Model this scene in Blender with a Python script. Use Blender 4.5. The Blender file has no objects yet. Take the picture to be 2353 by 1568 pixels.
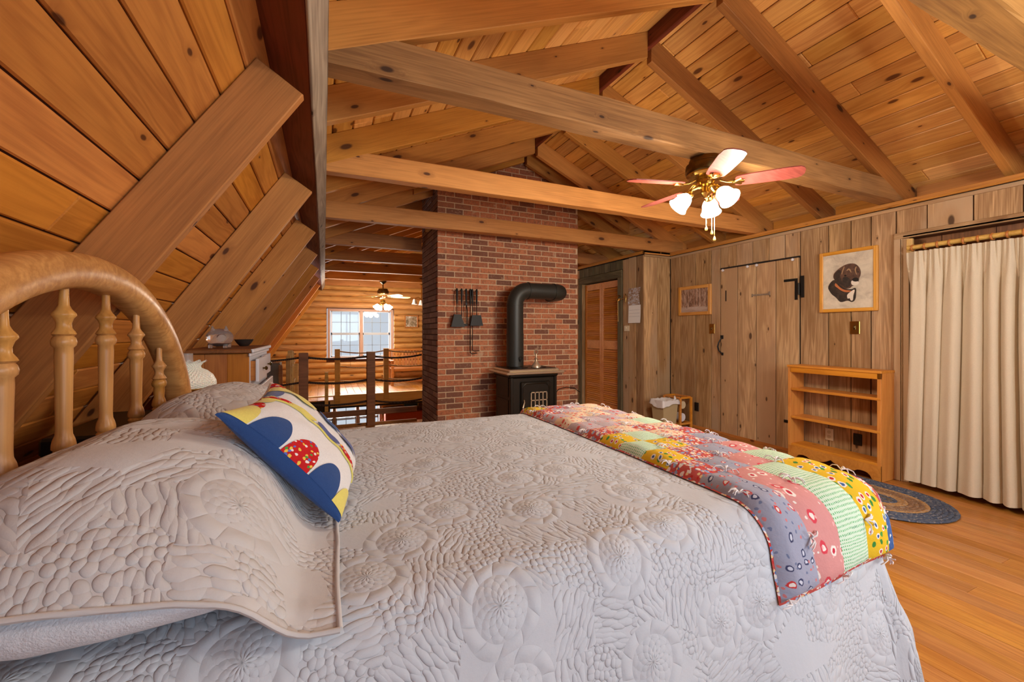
import bpy, math, random
import numpy as np
from mathutils import Vector, Matrix, noise as mnoise

SC = bpy.context.scene
COL = SC.collection
RND = random.Random(11)

# ------------------------------------------------------------------ camera
CAM_H = 1.25
cd = bpy.data.cameras.new('camera'); cam = bpy.data.objects.new('camera', cd); COL.objects.link(cam)
cd.sensor_fit = 'HORIZONTAL'; cd.sensor_width = 36.0
cd.lens = 953.7 / 2353.0 * 36.0
cd.shift_y = -(784.0 - 763.2) / 2353.0
cd.clip_start = 0.02; cd.clip_end = 200
cam.location = (0, 0, CAM_H)
cam.rotation_euler = (math.pi / 2, 0, -0.4251)
SC.camera = cam

# ------------------------------------------------------------------ world: plain overcast sky
w = bpy.data.worlds.new('overcast'); SC.world = w; w.use_nodes = True
bg = w.node_tree.nodes['Background']
bg.inputs[0].default_value = (0.86, 0.92, 1.0, 1); bg.inputs[1].default_value = 0.5

# ------------------------------------------------------------------ large lights: daylight through the windows
def area_light(name, loc, direction, sx, sy, power, color):
    l = bpy.data.lights.new(name, 'AREA'); l.shape = 'RECTANGLE'; l.size = sx; l.size_y = sy
    l.energy = power; l.color = color
    o = bpy.data.objects.new(name, l); COL.objects.link(o)
    o.location = loc
    o.rotation_euler = Vector(direction).to_track_quat('-Z', 'Y').to_euler()
    return o
area_light('daylight_added_window', (1.6, -2.06, 1.45), (0, 1, -0.05), 3.0, 1.5, 55, (0.84, 0.92, 1.0))  # outside the added rear window, sends bluish daylight onto the near bed
area_light('daylight_far_window', (0.83, 12.9, 3.5), (0, -1, -0.95), 3.2, 2.2, 2600, (0.90, 0.95, 1.0))
area_light('daylight_lower_window', (0.5, 12.3, 0.0), (0, -1, -0.6), 2.6, 0.7, 800, (0.92, 0.96, 1.0))
SC.view_settings.view_transform = 'Standard'; SC.view_settings.look = 'None'
SC.view_settings.exposure = 0.6; SC.view_settings.gamma = 1.0
SC.view_settings.use_curve_mapping = False

# ------------------------------------------------------------------ node helpers
def N(nt, typ, ins=None, **props):
    n = nt.nodes.new(typ)
    for k, v in props.items(): setattr(n, k, v)
    for k, v in (ins or {}).items():
        s = n.inputs[k]
        if isinstance(v, bpy.types.NodeSocket): nt.links.new(v, s)
        else: s.default_value = v
    return n
def M(nt, op, a, b=None, c=None, clamp=False):
    ins = {0: a}
    if b is not None: ins[1] = b
    if c is not None: ins[2] = c
    return N(nt, 'ShaderNodeMath', ins, operation=op, use_clamp=clamp).outputs[0]
def VM(nt, op, a, b=None):
    ins = {0: a}
    if b is not None: ins[1] = b
    return N(nt, 'ShaderNodeVectorMath', ins, operation=op)
def sep(nt, v): return N(nt, 'ShaderNodeSeparateXYZ', {0: v}).outputs
def comb(nt, x, y, z=0.0): return N(nt, 'ShaderNodeCombineXYZ', {0: x, 1: y, 2: z}).outputs[0]
def mixc(nt, f, a, b, blend='MIX'):
    n = N(nt, 'ShaderNodeMix', {}, data_type='RGBA', blend_type=blend)
    for idx, v in ((0, f), (6, a), (7, b)):
        if isinstance(v, bpy.types.NodeSocket): nt.links.new(v, n.inputs[idx])
        else: n.inputs[idx].default_value = (v if idx == 0 else (tuple(v) + (1,))[:4])
    return n.outputs[2]
def ramp(nt, f, stops):
    n = N(nt, 'ShaderNodeValToRGB', {0: f}); cr = n.color_ramp
    while len(cr.elements) < len(stops): cr.elements.new(0.5)
    for e, (p, c) in zip(cr.elements, stops):
        e.position = p; e.color = (c, c, c, 1) if isinstance(c, (int, float)) else (tuple(c) + (1,))[:4]
    return n.outputs[0]
def smooth(nt, v, lo, hi, a=0.0, b=1.0):
    return N(nt, 'ShaderNodeMapRange', {0: v, 1: lo, 2: hi, 3: a, 4: b}, interpolation_type='SMOOTHSTEP').outputs[0]
def noise(nt, v, scale, detail=3.0, rough=0.55, dist=0.0, out=0):
    return N(nt, 'ShaderNodeTexNoise', {'Vector': v, 'Scale': scale, 'Detail': detail, 'Roughness': rough, 'Distortion': dist}).outputs[out]
def voro(nt, v, scale, feature='F1', rand=1.0, dims='3D'):
    return N(nt, 'ShaderNodeTexVoronoi', {'Vector': v, 'Scale': scale, 'Randomness': rand}, feature=feature, voronoi_dimensions=dims)
def bump(nt, h, strength=0.5, dist=0.002):
    return N(nt, 'ShaderNodeBump', {'Strength': strength, 'Distance': dist, 'Height': h}).outputs[0]
def mk(name):
    m = bpy.data.materials.new(name); m.use_nodes = True
    nt = m.node_tree; b = nt.nodes['Principled BSDF']
    return m, nt, b
def setb(nt, b, **kw):
    names = {'color': 'Base Color', 'rough': 'Roughness', 'metal': 'Metallic', 'normal': 'Normal', 'spec': 'Specular IOR Level',
             'trans': 'Transmission Weight', 'sheen': 'Sheen Weight', 'emc': 'Emission Color', 'ems': 'Emission Strength', 'alpha': 'Alpha', 'ior': 'IOR',
             'coat': 'Coat Weight', 'sss': 'Subsurface Weight'}
    for k, v in kw.items():
        s = b.inputs[names[k]]
        if isinstance(v, bpy.types.NodeSocket): nt.links.new(v, s)
        elif isinstance(v, (tuple, list)): s.default_value = (tuple(v) + (1,))[:4]
        else: s.default_value = v
def srgb(r, g, b):
    f = lambda c: (c / 255) / 12.92 if c / 255 <= 0.04045 else ((c / 255 + 0.055) / 1.055) ** 2.4
    return (f(r), f(g), f(b))
def plain(name, col, rough=0.5, metal=0.0, **kw):
    m, nt, b = mk(name); setb(nt, b, color=col, rough=rough, metal=metal, **kw); return m

def wood(name, light, dark, knotc, rough=0.5, knots=0.35, tone=0.3, axis='X', grain=1.0, streak=0.5, wear=None, kscale=1.0, spec=0.35, hue=0.5, figure=0.2, broadw=0.9):
    """timber whose grain runs along the local X (or Z) axis of each board; every board gets its own figure"""
    m, nt, b = mk(name)
    tc = N(nt, 'ShaderNodeTexCoord').outputs['Object']
    oi = N(nt, 'ShaderNodeObjectInfo').outputs['Random']
    isl = N(nt, 'ShaderNodeNewGeometry').outputs['Random Per Island']
    rnd = M(nt, 'FRACT', M(nt, 'ADD', oi, isl))
    s = sep(nt, tc)
    x, y, z = (s[0], s[1], s[2]) if axis == 'X' else (s[2], s[0], s[1])
    off = M(nt, 'MULTIPLY', rnd, 91.7)
    x = M(nt, 'ADD', x, off); y2 = M(nt, 'ADD', y, M(nt, 'MULTIPLY', rnd, 17.3))
    # knots
    vk = voro(nt, comb(nt, M(nt, 'MULTIPLY', x, 2.6 * kscale), M(nt, 'MULTIPLY', M(nt, 'ADD', y2, z), 6.0 * kscale)), 1.0, 'F1', .85, '2D')
    kd = vk.outputs['Distance']; kr = sep(nt, vk.outputs['Color'])
    has = M(nt, 'LESS_THAN', kr[0], knots)
    krad = M(nt, 'MULTIPLY_ADD', M(nt, 'POWER', kr[1], 2.0), 0.11, 0.028)
    kdn = M(nt, 'DIVIDE', kd, krad)
    kmask = M(nt, 'MULTIPLY', has, smooth(nt, kdn, 0.6, 1.15, 1.0, 0.0))
    halo = M(nt, 'MULTIPLY', has, smooth(nt, kdn, 0.9, 3.2, 1.0, 0.0))
    # figure bends round the knots
    yw = M(nt, 'ADD', y2, M(nt, 'MULTIPLY', halo, 0.02))
    base = noise(nt, comb(nt, M(nt, 'MULTIPLY', x, 0.9), M(nt, 'MULTIPLY', yw, 9.0), M(nt, 'MULTIPLY', z, 9.0)), 1.0, 2.5, 0.5, 0.3)
    rings = M(nt, 'SINE', M(nt, 'MULTIPLY', base, 46.0 * grain))
    rings = M(nt, 'MULTIPLY_ADD', rings, 0.5, 0.5)
    fine = noise(nt, comb(nt, M(nt, 'MULTIPLY', x, 3.0), M(nt, 'MULTIPLY', yw, 120.0), M(nt, 'MULTIPLY', z, 120.0)), 1.0, 3.0, 0.6)
    broad = noise(nt, comb(nt, M(nt, 'MULTIPLY', x, 0.7), M(nt, 'MULTIPLY', yw, 5.0), M(nt, 'MULTIPLY', z, 5.0)), 1.0, 2.0, 0.5)
    f = M(nt, 'ADD', M(nt, 'MULTIPLY', rings, figure), M(nt, 'MULTIPLY', fine, streak))
    f = M(nt, 'ADD', f, M(nt, 'MULTIPLY', M(nt, 'SUBTRACT', broad, 0.5), broadw))
    f = smooth(nt, f, 0.05, 0.85)
    c = mixc(nt, f, light, dark)
    if wear is not None:
        wn = noise(nt, comb(nt, M(nt, 'MULTIPLY', x, 0.8), M(nt, 'MULTIPLY', yw, 3.0), rnd), 1.0, 4.0, 0.6)
        c = mixc(nt, smooth(nt, M(nt, 'ADD', wn, M(nt, 'MULTIPLY_ADD', rnd, 0.5, -0.25)), 0.40, 0.68), c, wear)
    c = mixc(nt, M(nt, 'MULTIPLY', halo, 0.45), c, dark)
    c = mixc(nt, M(nt, 'MULTIPLY', kmask, 0.9), c, knotc)
    r2 = M(nt, 'FRACT', M(nt, 'MULTIPLY', rnd, 7.31))
    hs = N(nt, 'ShaderNodeHueSaturation', {'Hue': M(nt, 'MULTIPLY_ADD', M(nt, 'SUBTRACT', r2, 0.5), 0.005, hue),
                                           'Saturation': M(nt, 'MULTIPLY_ADD', r2, 0.08, 0.96),
                                           'Value': M(nt, 'MULTIPLY_ADD', rnd, tone, 1.0 - tone * 0.5), 'Color': c})
    h = M(nt, 'ADD', M(nt, 'MULTIPLY', fine, 0.6), M(nt, 'MULTIPLY', rings, 0.3))
    setb(nt, b, color=hs.outputs[0], rough=M(nt, 'MULTIPLY_ADD', f, 0.12, rough), normal=bump(nt, h, 0.25, 0.0015), spec=spec)
    return m

# ------------------------------------------------------------------ geometry helpers
def mark(o, label=None, cat=None, group=None, kind=None):
    if label: o['label'] = label
    if cat: o['category'] = cat
    if group: o['group'] = group
    if kind: o['kind'] = kind
    return o
def empty(name, loc=(0, 0, 0), label=None, cat=None, group=None, kind=None):
    o = bpy.data.objects.new(name, None); COL.objects.link(o); o.location = loc; o.empty_display_size = 0.05
    return mark(o, label, cat, group, kind)
WM = {}
def world_of(o): return WM.get(o.name, Matrix.Translation(o.location))
def link(name, me, mat=None, parent=None, mw=None):
    o = bpy.data.objects.new(name, me); COL.objects.link(o)
    if mat is not None and len(me.materials) == 0: me.materials.append(mat)
    mw = mw or Matrix.Identity(4)
    o.matrix_basis = mw; WM[o.name] = mw.copy()
    if parent is not None:
        o.parent = parent; o.matrix_parent_inverse = world_of(parent).inverted()
    return o
class MB:
    """collects vertices and faces of ONE mesh"""
    def __init__(s): s.v = []; s.f = []; s.uv = None
    def add(s, vs, fs):
        k = len(s.v); s.v += [tuple(p) for p in vs]; s.f += [tuple(i + k for i in f) for f in fs]; return s
    def box(s, lo, hi, bev=0.0, mw=None):
        x0, y0, z0 = lo; x1, y1, z1 = hi
        if bev <= 0:
            vs = [(x0, y0, z0), (x1, y0, z0), (x1, y1, z0), (x0, y1, z0), (x0, y0, z1), (x1, y0, z1), (x1, y1, z1), (x0, y1, z1)]
            fs = [(0, 3, 2, 1), (4, 5, 6, 7), (0, 1, 5, 4), (1, 2, 6, 5), (2, 3, 7, 6), (3, 0, 4, 7)]
        else:
            b = bev; vs = []
            for (sx, a) in ((x0, 1), (x1, -1)):
                for (sy, c) in ((y0, 1), (y1, -1)):
                    for (sz, d) in ((z0, 1), (z1, -1)):
                        vs += [(sx, sy + c * b, sz + d * b), (sx + a * b, sy, sz + d * b), (sx + a * b, sy + c * b, sz)]
            ix = lambda i, j, k, t: ((i * 2 + j) * 2 + k) * 3 + t
            fs = []
            for i in (0, 1):
                q = [ix(i, 0, 0, 0), ix(i, 1, 0, 0), ix(i, 1, 1, 0), ix(i, 0, 1, 0)]; fs.append(q if i else q[::-1])
                q = [ix(0, i, 0, 1), ix(0, i, 1, 1), ix(1, i, 1, 1), ix(1, i, 0, 1)]; fs.append(q if i else q[::-1])
                q = [ix(0, 0, i, 2), ix(1, 0, i, 2), ix(1, 1, i, 2), ix(0, 1, i, 2)]; fs.append(q if i else q[::-1])
            for i in (0, 1):
                for j in (0, 1):
                    q = [ix(0, i, j, 1), ix(1, i, j, 1), ix(1, i, j, 2), ix(0, i, j, 2)]; fs.append(q if (i == j) else q[::-1])
                    q = [ix(i, 0, j, 0), ix(i, 1, j, 0), ix(i, 1, j, 2), ix(i, 0, j, 2)]; fs.append(q[::-1] if (i == j) else q)
                    q = [ix(i, j, 0, 0), ix(i, j, 1, 0), ix(i, j, 1, 1), ix(i, j, 0, 1)]; fs.append(q if (i == j) else q[::-1])
                    for k in (0, 1):
                        q = [ix(i, j, k, 0), ix(i, j, k, 1), ix(i, j, k, 2)]; fs.append(q if (i + j + k) % 2 == 1 else q[::-1])
        if mw is not None: vs = [tuple(mw @ Vector(p)) for p in vs]
        return s.add(vs, fs)
    def tube(s, pts, r, n=10, cap=True, flat=None):
        P = [Vector(p) for p in pts]; rs = r if isinstance(r, (list, tuple)) else [r] * len(P)
        vs = []; prev = None
        for i, p in enumerate(P):
            d = (P[min(i + 1, len(P) - 1)] - P[max(i - 1, 0)]).normalized()
            if prev is None:
                a = Vector((0, 0, 1)) if abs(d.z) < 0.9 else Vector((1, 0, 0))
                u = d.cross(a).normalized()
            else:
                u = (prev - d * prev.dot(d)).normalized()
            v = d.cross(u); prev = u
            for k in range(n):
                t = 2 * math.pi * k / n
                vs.append(p + (u * math.cos(t) + v * math.sin(t) * (flat or 1.0)) * rs[i])
        fs = []
        for i in range(len(P) - 1):
            for k in range(n):
                a = i * n + k; b = i * n + (k + 1) % n
                fs.append((a, b, b + n, a + n))
        if cap: fs.append(tuple(range(n))[::-1]); fs.append(tuple((len(P) - 1) * n + k for k in range(n)))
        return s.add(vs, fs)
    def lathe(s, prof, c=(0, 0, 0), n=20, mw=None, cap=True):
        vs = []; fs = []
        for (r, z) in prof:
            for k in range(n):
                t = 2 * math.pi * k / n
                p = Vector((c[0] + r * math.cos(t), c[1] + r * math.sin(t), c[2] + z))
                vs.append(mw @ p if mw is not None else p)
        for i in range(len(prof) - 1):
            for k in range(n):
                a = i * n + k; b = i * n + (k + 1) % n
                fs.append((a, b, b + n, a + n))
        if cap:
            fs.append(tuple(range(n))[::-1]); fs.append(tuple((len(prof) - 1) * n + k for k in range(n)))
        return s.add(vs, fs)
    def poly(s, pts, thick, nrm):
        """flat polygon extruded by thick along nrm"""
        P = [Vector(p) for p in pts]; q = Vector(nrm) * thick; n = len(P)
        vs = P + [p + q for p in P]
        fs = [tuple(range(n))[::-1], tuple(range(n, 2 * n))] + [(i, (i + 1) % n, (i + 1) % n + n, i + n) for i in range(n)]
        return s.add(vs, fs)
    def grid(s, fn, us, vs_, closed=False):
        nu, nv = len(us), len(vs_)
        pts = [fn(u, v) for v in vs_ for u in us]
        fs = [(j * nu + i, j * nu + i + 1, (j + 1) * nu + i + 1, (j + 1) * nu + i) for j in range(nv - 1) for i in range(nu - 1)]
        s.add(pts, fs)
        s.uv = [(u, v) for v in vs_ for u in us]
        return s
    def mesh(s, name, smooth=0):
        me = bpy.data.meshes.new(name); me.from_pydata(s.v, [], s.f); me.update()
        if s.uv is not None and len(s.uv) == len(s.v):
            ul = me.uv_layers.new(name='UVMap')
            idx = np.empty(len(me.loops), dtype=np.int64); me.loops.foreach_get('vertex_index', idx)
            ul.data.foreach_set('uv', np.asarray(s.uv, dtype=np.float32)[idx].ravel())
        if smooth:
            me.shade_smooth()
            if smooth < 180: me.set_sharp_from_angle(angle=math.radians(smooth))
        return me
    def build(s, name, mat, parent=None, smooth=0, mw=None):
        return link(name, s.mesh(name, smooth), mat, parent, mw)
_pc = {}
def plank(name, A, B, nrm, w, t, mat, parent=None, bev=0.004, key=True):
    """a board from A to B: local X along it, Y across, Z its face normal (the face lies at the A-B line, thickness goes behind)"""
    A = Vector(A); B = Vector(B); x = (B - A); L = x.length; x.normalize()
    n = Vector(nrm); n = (n - x * n.dot(x)).normalized(); y = n.cross(x)
    k = (round(L, 3), round(w, 4), round(t, 4), bev, mat.name)
    me = _pc.get(k)
    if me is None:
        me = MB().box((0, -w / 2, -t), (L, w / 2, 0), bev).mesh(name); me.materials.append(mat); _pc[k] = me
    mw = Matrix((x, y, n)).transposed().to_4x4(); mw.translation = A
    return link(name, me, None, parent, mw)
def timber(name, A, B, nrm, w, t, mat, parent=None, seg=14, rough=0.004, seed=0, sag=0.0):
    """rough sawn beam: box section with slightly wavering edges"""
    A = Vector(A); B = Vector(B); x = (B - A); L = x.length; x.normalize()
    n = Vector(nrm); n = (n - x * n.dot(x)).normalized(); y = n.cross(x)
    mb = MB(); vs = []
    b = 0.006
    sec = [(-w / 2 + b, 0), (w / 2 - b, 0), (w / 2, -b), (w / 2, -t + b), (w / 2 - b, -t), (-w / 2 + b, -t), (-w / 2, -t + b), (-w / 2, -b)]
    r = random.Random(seed + 5)
    ph = r.random() * 50
    for i in range(seg + 1):
        q = L * i / seg
        for j, (py, pz) in enumerate(sec):
            d1 = mnoise.noise(Vector((q * 2.3, j * 3.1, ph))) * rough; d2 = mnoise.noise(Vector((q * 2.3, j * 3.1 + 40, ph))) * rough
            vs.append((q, py + d1, pz + d2 - sag * math.sin(math.pi * i / seg)))
    m = len(sec); fs = [tuple(range(m)), tuple(seg * m + k for k in range(m))[::-1]]
    for i in range(seg):
        for k in range(m):
            a = i * m + k; c = i * m + (k + 1) % m
            fs.append((a, a + m, c + m, c))
    mb.add(vs, fs)
    mw = Matrix((x, y, n)).transposed().to_4x4(); mw.translation = A
    return mb.build(name, mat, parent, 0, mw)
def nz(x, y, z=0.0): return mnoise.noise(Vector((x, y, z)))
def lerp(a, b, t): return a + (b - a) * t
def sstep(a, b, x):
    t = min(1, max(0, (x - a) / (b - a))); return t * t * (3 - 2 * t)
def copy_tree(o, parent=None, delta=Vector((0, 0, 0))):
    """copy a thing and its parts, shifted"""
    c = o.copy(); COL.objects.link(c)
    if parent is None:
        c.location = o.location + delta
        WM[c.name] = Matrix.Translation(delta) @ world_of(o)
    else:
        c.parent = parent; c.matrix_parent_inverse = o.matrix_parent_inverse.copy(); WM[c.name] = Matrix.Translation(delta) @ world_of(o)
    for ch in list(o.children): copy_tree(ch, c, delta)
    return c
# ------------------------------------------------------------------ materials
PINE = wood('pine_board', srgb(232, 174, 94), srgb(190, 124, 55), srgb(86, 40, 18), rough=0.42, knots=0.40, tone=0.34)
PINE_RED = wood('pine_board_red', srgb(210, 138, 60), srgb(164, 96, 36), srgb(76, 34, 14), rough=0.42, knots=0.40, tone=0.34)
RAFT = wood('rafter_timber', srgb(206, 142, 66), srgb(150, 94, 38), srgb(72, 36, 16), rough=0.6, knots=0.40, tone=0.30, streak=0.6, figure=.08, broadw=.7)
RAFT_DK = wood('rafter_brown', srgb(188, 124, 58), srgb(134, 84, 38), srgb(54, 28, 14), rough=0.62, knots=0.34, tone=0.3, streak=0.7, figure=.08, broadw=.7)
BEAM = wood('tie_beam_timber', srgb(184, 134, 72), srgb(124, 84, 42), srgb(56, 34, 20), rough=0.68, knots=0.35, tone=0.16, streak=0.75, figure=.1, broadw=.8, wear=srgb(106, 80, 54))
PURL = wood('purlin_red_timber', srgb(128, 54, 24), srgb(70, 28, 14), srgb(28, 12, 8), rough=0.5, knots=0.4, tone=0.2, wear=srgb(64, 30, 20))
GREYTIM = wood('grey_sawn_timber', srgb(176, 158, 136), srgb(126, 108, 92), srgb(60, 50, 44), rough=0.75, knots=0.2, tone=0.15, streak=0.9)
BARN = wood('barn_board', srgb(228, 190, 140), srgb(156, 118, 78), srgb(66, 44, 28), rough=0.72, knots=0.26, tone=0.52, streak=1.0, wear=srgb(174, 146, 114))
BARNDOOR = wood('barn_door_board', srgb(234, 198, 148), srgb(168, 130, 88), srgb(70, 46, 28), rough=0.7, knots=0.38, tone=0.30, streak=0.9, wear=srgb(172, 138, 102))
BARNGREEN = wood('green_grey_board', srgb(124, 112, 80), srgb(82, 72, 50), srgb(40, 34, 24), rough=0.7, knots=0.2, tone=0.2, streak=0.9)
FLOORW = wood('floor_board', srgb(202, 142, 70), srgb(160, 100, 42), srgb(90, 46, 20), rough=0.26, knots=0.10, tone=0.24, streak=0.8, spec=0.45)
LOGW = wood('log_siding', srgb(212, 158, 92), srgb(152, 102, 50), srgb(64, 34, 16), rough=0.55, knots=0.4, tone=0.3)
OAK = wood('honey_oak', srgb(214, 160, 92), srgb(170, 114, 54), srgb(120, 76, 36), rough=0.30, knots=0.0, tone=0.08, axis='X', streak=0.7)
OAKZ = wood('honey_oak_turned', srgb(210, 156, 90), srgb(164, 108, 52), srgb(120, 76, 36), rough=0.30, knots=0.0, tone=0.08, axis='Z', streak=0.7)
SHELF = wood('orange_pine_shelf', srgb(222, 150, 66), srgb(190, 116, 44), srgb(120, 60, 20), rough=0.38, knots=0.05, tone=0.08, streak=0.5)
LOUV = wood('louvre_pine', srgb(224, 150, 72), srgb(190, 112, 44), srgb(140, 80, 30), rough=0.45, knots=0.0, tone=0.1, streak=0.5)
PALEW = wood('pale_pine', srgb(222, 182, 104), srgb(184, 140, 70), srgb(140, 96, 46), rough=0.5, knots=0.1, tone=0.12)
DARKW = wood('dark_brown_wood', srgb(146, 92, 52), srgb(98, 60, 34), srgb(44, 26, 16), rough=0.55, knots=0.1, tone=0.12)
FRAMEW = wood('gilt_pine_frame', srgb(226, 166, 78), srgb(194, 126, 46), srgb(150, 90, 30), rough=0.4, knots=0.0, tone=0.05)
BACKING = plain('groove_shadow_wood', srgb(78, 38, 14), 0.8)
DARKGAP = plain('dark_gap', srgb(34, 24, 18), 0.9)
WHITEP = plain('plain_white', srgb(222, 222, 228), 0.35)
BRASS = plain('brass', srgb(196, 160, 84), 0.22, 1.0)
ABRASS = plain('antique_brass', srgb(110, 86, 48), 0.3, 1.0)
CHROME = plain('nickel', srgb(226, 212, 186), 0.33, 0.75)
IRON = plain('black_iron', srgb(28, 26, 24), 0.5, 0.4)
STOVEM = plain('stove_enamel', srgb(38, 33, 26), 0.38, 0.5)
PIPEM = plain('stovepipe_black', srgb(50, 50, 45), 0.46, 0.2)
BLACK = plain('black_plastic', srgb(20, 18, 18), 0.4)
CREAMP = plain('cream_plastic', srgb(214, 196, 160), 0.4)
def glassmat(name, col=(1, 1, 1), rough=0.0, ior=1.45):
    m, nt, b = mk(name); setb(nt, b, color=col, rough=rough, trans=1.0, ior=ior); return m
GLASS = glassmat('clear_glass')
def panemat(name):
    m = bpy.data.materials.new(name); m.use_nodes = True; nt = m.node_tree; nt.nodes.clear()
    o = N(nt, 'ShaderNodeOutputMaterial'); t = N(nt, 'ShaderNodeBsdfTransparent', {0: (0.96, 0.98, 1, 1)})
    g = N(nt, 'ShaderNodeBsdfGlossy', {0: (1, 1, 1, 1), 1: 0.02})
    fr = N(nt, 'ShaderNodeFresnel', {0: 1.45}).outputs[0]
    mx = N(nt, 'ShaderNodeMixShader', {0: fr, 1: t.outputs[0], 2: g.outputs[0]})
    nt.links.new(mx.outputs[0], o.inputs[0]); return m
PANE = panemat('window_pane')
def glow(name, col, strength):
    m, nt, b = mk(name); setb(nt, b, color=(0.9, 0.88, 0.84), rough=0.3, emc=col, ems=strength); return m
SHADE = glow('lit_frosted_glass', (1.0, 0.86, 0.66), 14.0)
SHADE2 = glow('lit_frosted_glass_far', (1.0, 0.93, 0.84), 9.0)

def brickmat(name, c1, c2, c3, pale):
    m, nt, b = mk(name)
    tc = N(nt, 'ShaderNodeTexCoord').outputs['Object']
    oi = N(nt, 'ShaderNodeObjectInfo').outputs['Random']; isl = N(nt, 'ShaderNodeNewGeometry').outputs['Random Per Island']
    rnd = M(nt, 'FRACT', M(nt, 'ADD', oi, isl))
    p = VM(nt, 'ADD', tc, comb(nt, M(nt, 'MULTIPLY', rnd, 31.0), rnd, M(nt, 'MULTIPLY', rnd, 13.0))).outputs[0]
    c = ramp(nt, rnd, [(0.0, tuple(q * .75 for q in c2)), (0.2, c2), (0.34, c1), (0.58, c3), (0.8, c1), (1.0, c2)])
    n1 = noise(nt, p, 22.0, 4.0, 0.65); n2 = noise(nt, p, 7.0, 3.0, 0.6); n3 = noise(nt, p, 120.0, 2.0, 0.6)
    c = mixc(nt, smooth(nt, n1, 0.42, 0.72, 0.0, 0.75), c, c2)
    c = mixc(nt, M(nt, 'MULTIPLY', smooth(nt, noise(nt, p, 55.0, 3.0, .7), .52, .7), .45), c, tuple(q * .55 for q in c2))
    c = mixc(nt, M(nt, 'MULTIPLY', smooth(nt, noise(nt, p, 34.0, 3.0, .7), .56, .7), .35), c, pale)
    lime = M(nt, 'MULTIPLY', smooth(nt, n2, 0.60, 0.72), M(nt, 'LESS_THAN', M(nt, 'FRACT', M(nt, 'MULTIPLY', rnd, 9.7)), 0.3))
    c = mixc(nt, M(nt, 'MULTIPLY', lime, 0.7), c, pale)
    c = mixc(nt, M(nt, 'MULTIPLY', n3, 0.3), c, (0.03, 0.02, 0.02))
    setb(nt, b, color=c, rough=0.85, normal=bump(nt, M(nt, 'ADD', n1, M(nt, 'MULTIPLY', n3, 0.4)), 0.5, 0.004)); return m
BRICK = brickmat('red_brick', srgb(206, 124, 82), srgb(146, 94, 70), srgb(220, 138, 92), srgb(222, 186, 150))
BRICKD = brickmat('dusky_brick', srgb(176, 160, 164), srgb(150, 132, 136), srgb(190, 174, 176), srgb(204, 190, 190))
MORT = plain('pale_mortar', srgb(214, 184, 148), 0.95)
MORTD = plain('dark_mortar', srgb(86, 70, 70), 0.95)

# ------------------------------------------------------------------ key dimensions (metres, floor at z = 0)
XR = 4.42                      # face of the right barn-board wall
YB, YF = -1.9, 10.9            # rear gable wall and far log wall
BEAM_DY, Y1 = 1.246, 1.84
RAF_DY = BEAM_DY / 2
upl = lambda x: 2.385 + 0.43 * x                 # underside of the upper left rafters
upr = lambda x: 3.345 - 0.44 * (x - 2.28)        # underside of the upper right rafters
lowl = lambda x: 2.235 + 1.52 * (x + 0.047)      # underside of the steep left rafters
RD = 0.20                                        # vertical depth of the upper rafters
decl = lambda x: 2.335 + 1.49 * (x + 0.212)      # face of the boards on the steep left slope
CX0, CX1, CY0, CY1 = 1.20, 3.13, 4.75, 5.58      # brick chimney
XC, YJ = 3.95, 4.386                             # closet wall and the wall jog

# ------------------------------------------------------------------ floor
floor = empty('floor', (0, 0, 0), 'honey coloured narrow board floor of the loft bedroom', kind='structure')
MB().box((-1.8, YB, -0.26), (XR + 0.3, 5.95, -0.022)).build('subfloor', DARKGAP, floor)
fw = 0.105
x = -1.76; row = 0
while x < XR + 0.05:
    y = YB - RND.random() * 1.5
    while y < 5.95:
        L = RND.choice([2.4, 2.8, 3.2, 3.6]); a, b = max(y, YB), min(y + L, 5.95)
        if b - a > 0.15: plank('floor_board', (x, a + 0.0008, RND.uniform(-.0008, 0)), (x, b - 0.0008, 0), (0, 0, 1), fw - 0.0014, 0.02, FLOORW, floor, 0.0006)
        y += L
    x += fw; row += 1
ffar = empty('floor_far', (0, 0, 0), 'pale sunlit board floor of the far loft', kind='structure')
MB().box((-1.8, 8.75, -0.24), (XR + .3, YF, -0.022)).box((-1.8, 5.95, -0.24), (-0.42, 8.75, -0.022)).box((-.42, 8.3, -.24), (.1, 8.75, -.022)).build('subfloor', DARKGAP, ffar)
x = -1.73
while x < XR + 0.2:
    y0 = 5.95 if x < -0.45 else (8.3 if x < 0.1 else 8.75)
    plank('floor_board', (x, y0, 0), (x, YF - 0.02, 0), (0, 0, 1), 0.137, 0.02, FLOORW, ffar, 0.003); x += 0.14
flow = empty('floor_lower', (0, 0, 0), 'board floor of the room below', kind='structure')
for i in range(22): plank('floor_board', (-1.7 + i * 0.29, 4.0, -2.55), (-1.7 + i * 0.29, YF, -2.55), (0, 0, 1), 0.286, 0.03, FLOORW, flow, 0.003)
# edge beams of the two floors
timber('edge_beam', (-0.42, 8.72, -0.09), (XR, 8.72, -0.09), (0, -1, 0), 0.22, 0.08, PALEW, ffar, seed=3)
timber('edge_beam', (-0.42, 5.98, -0.12), (1.2, 5.98, -0.12), (0, 1, 0), 0.2, 0.05, RAFT_DK, floor, seed=8)

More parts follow.
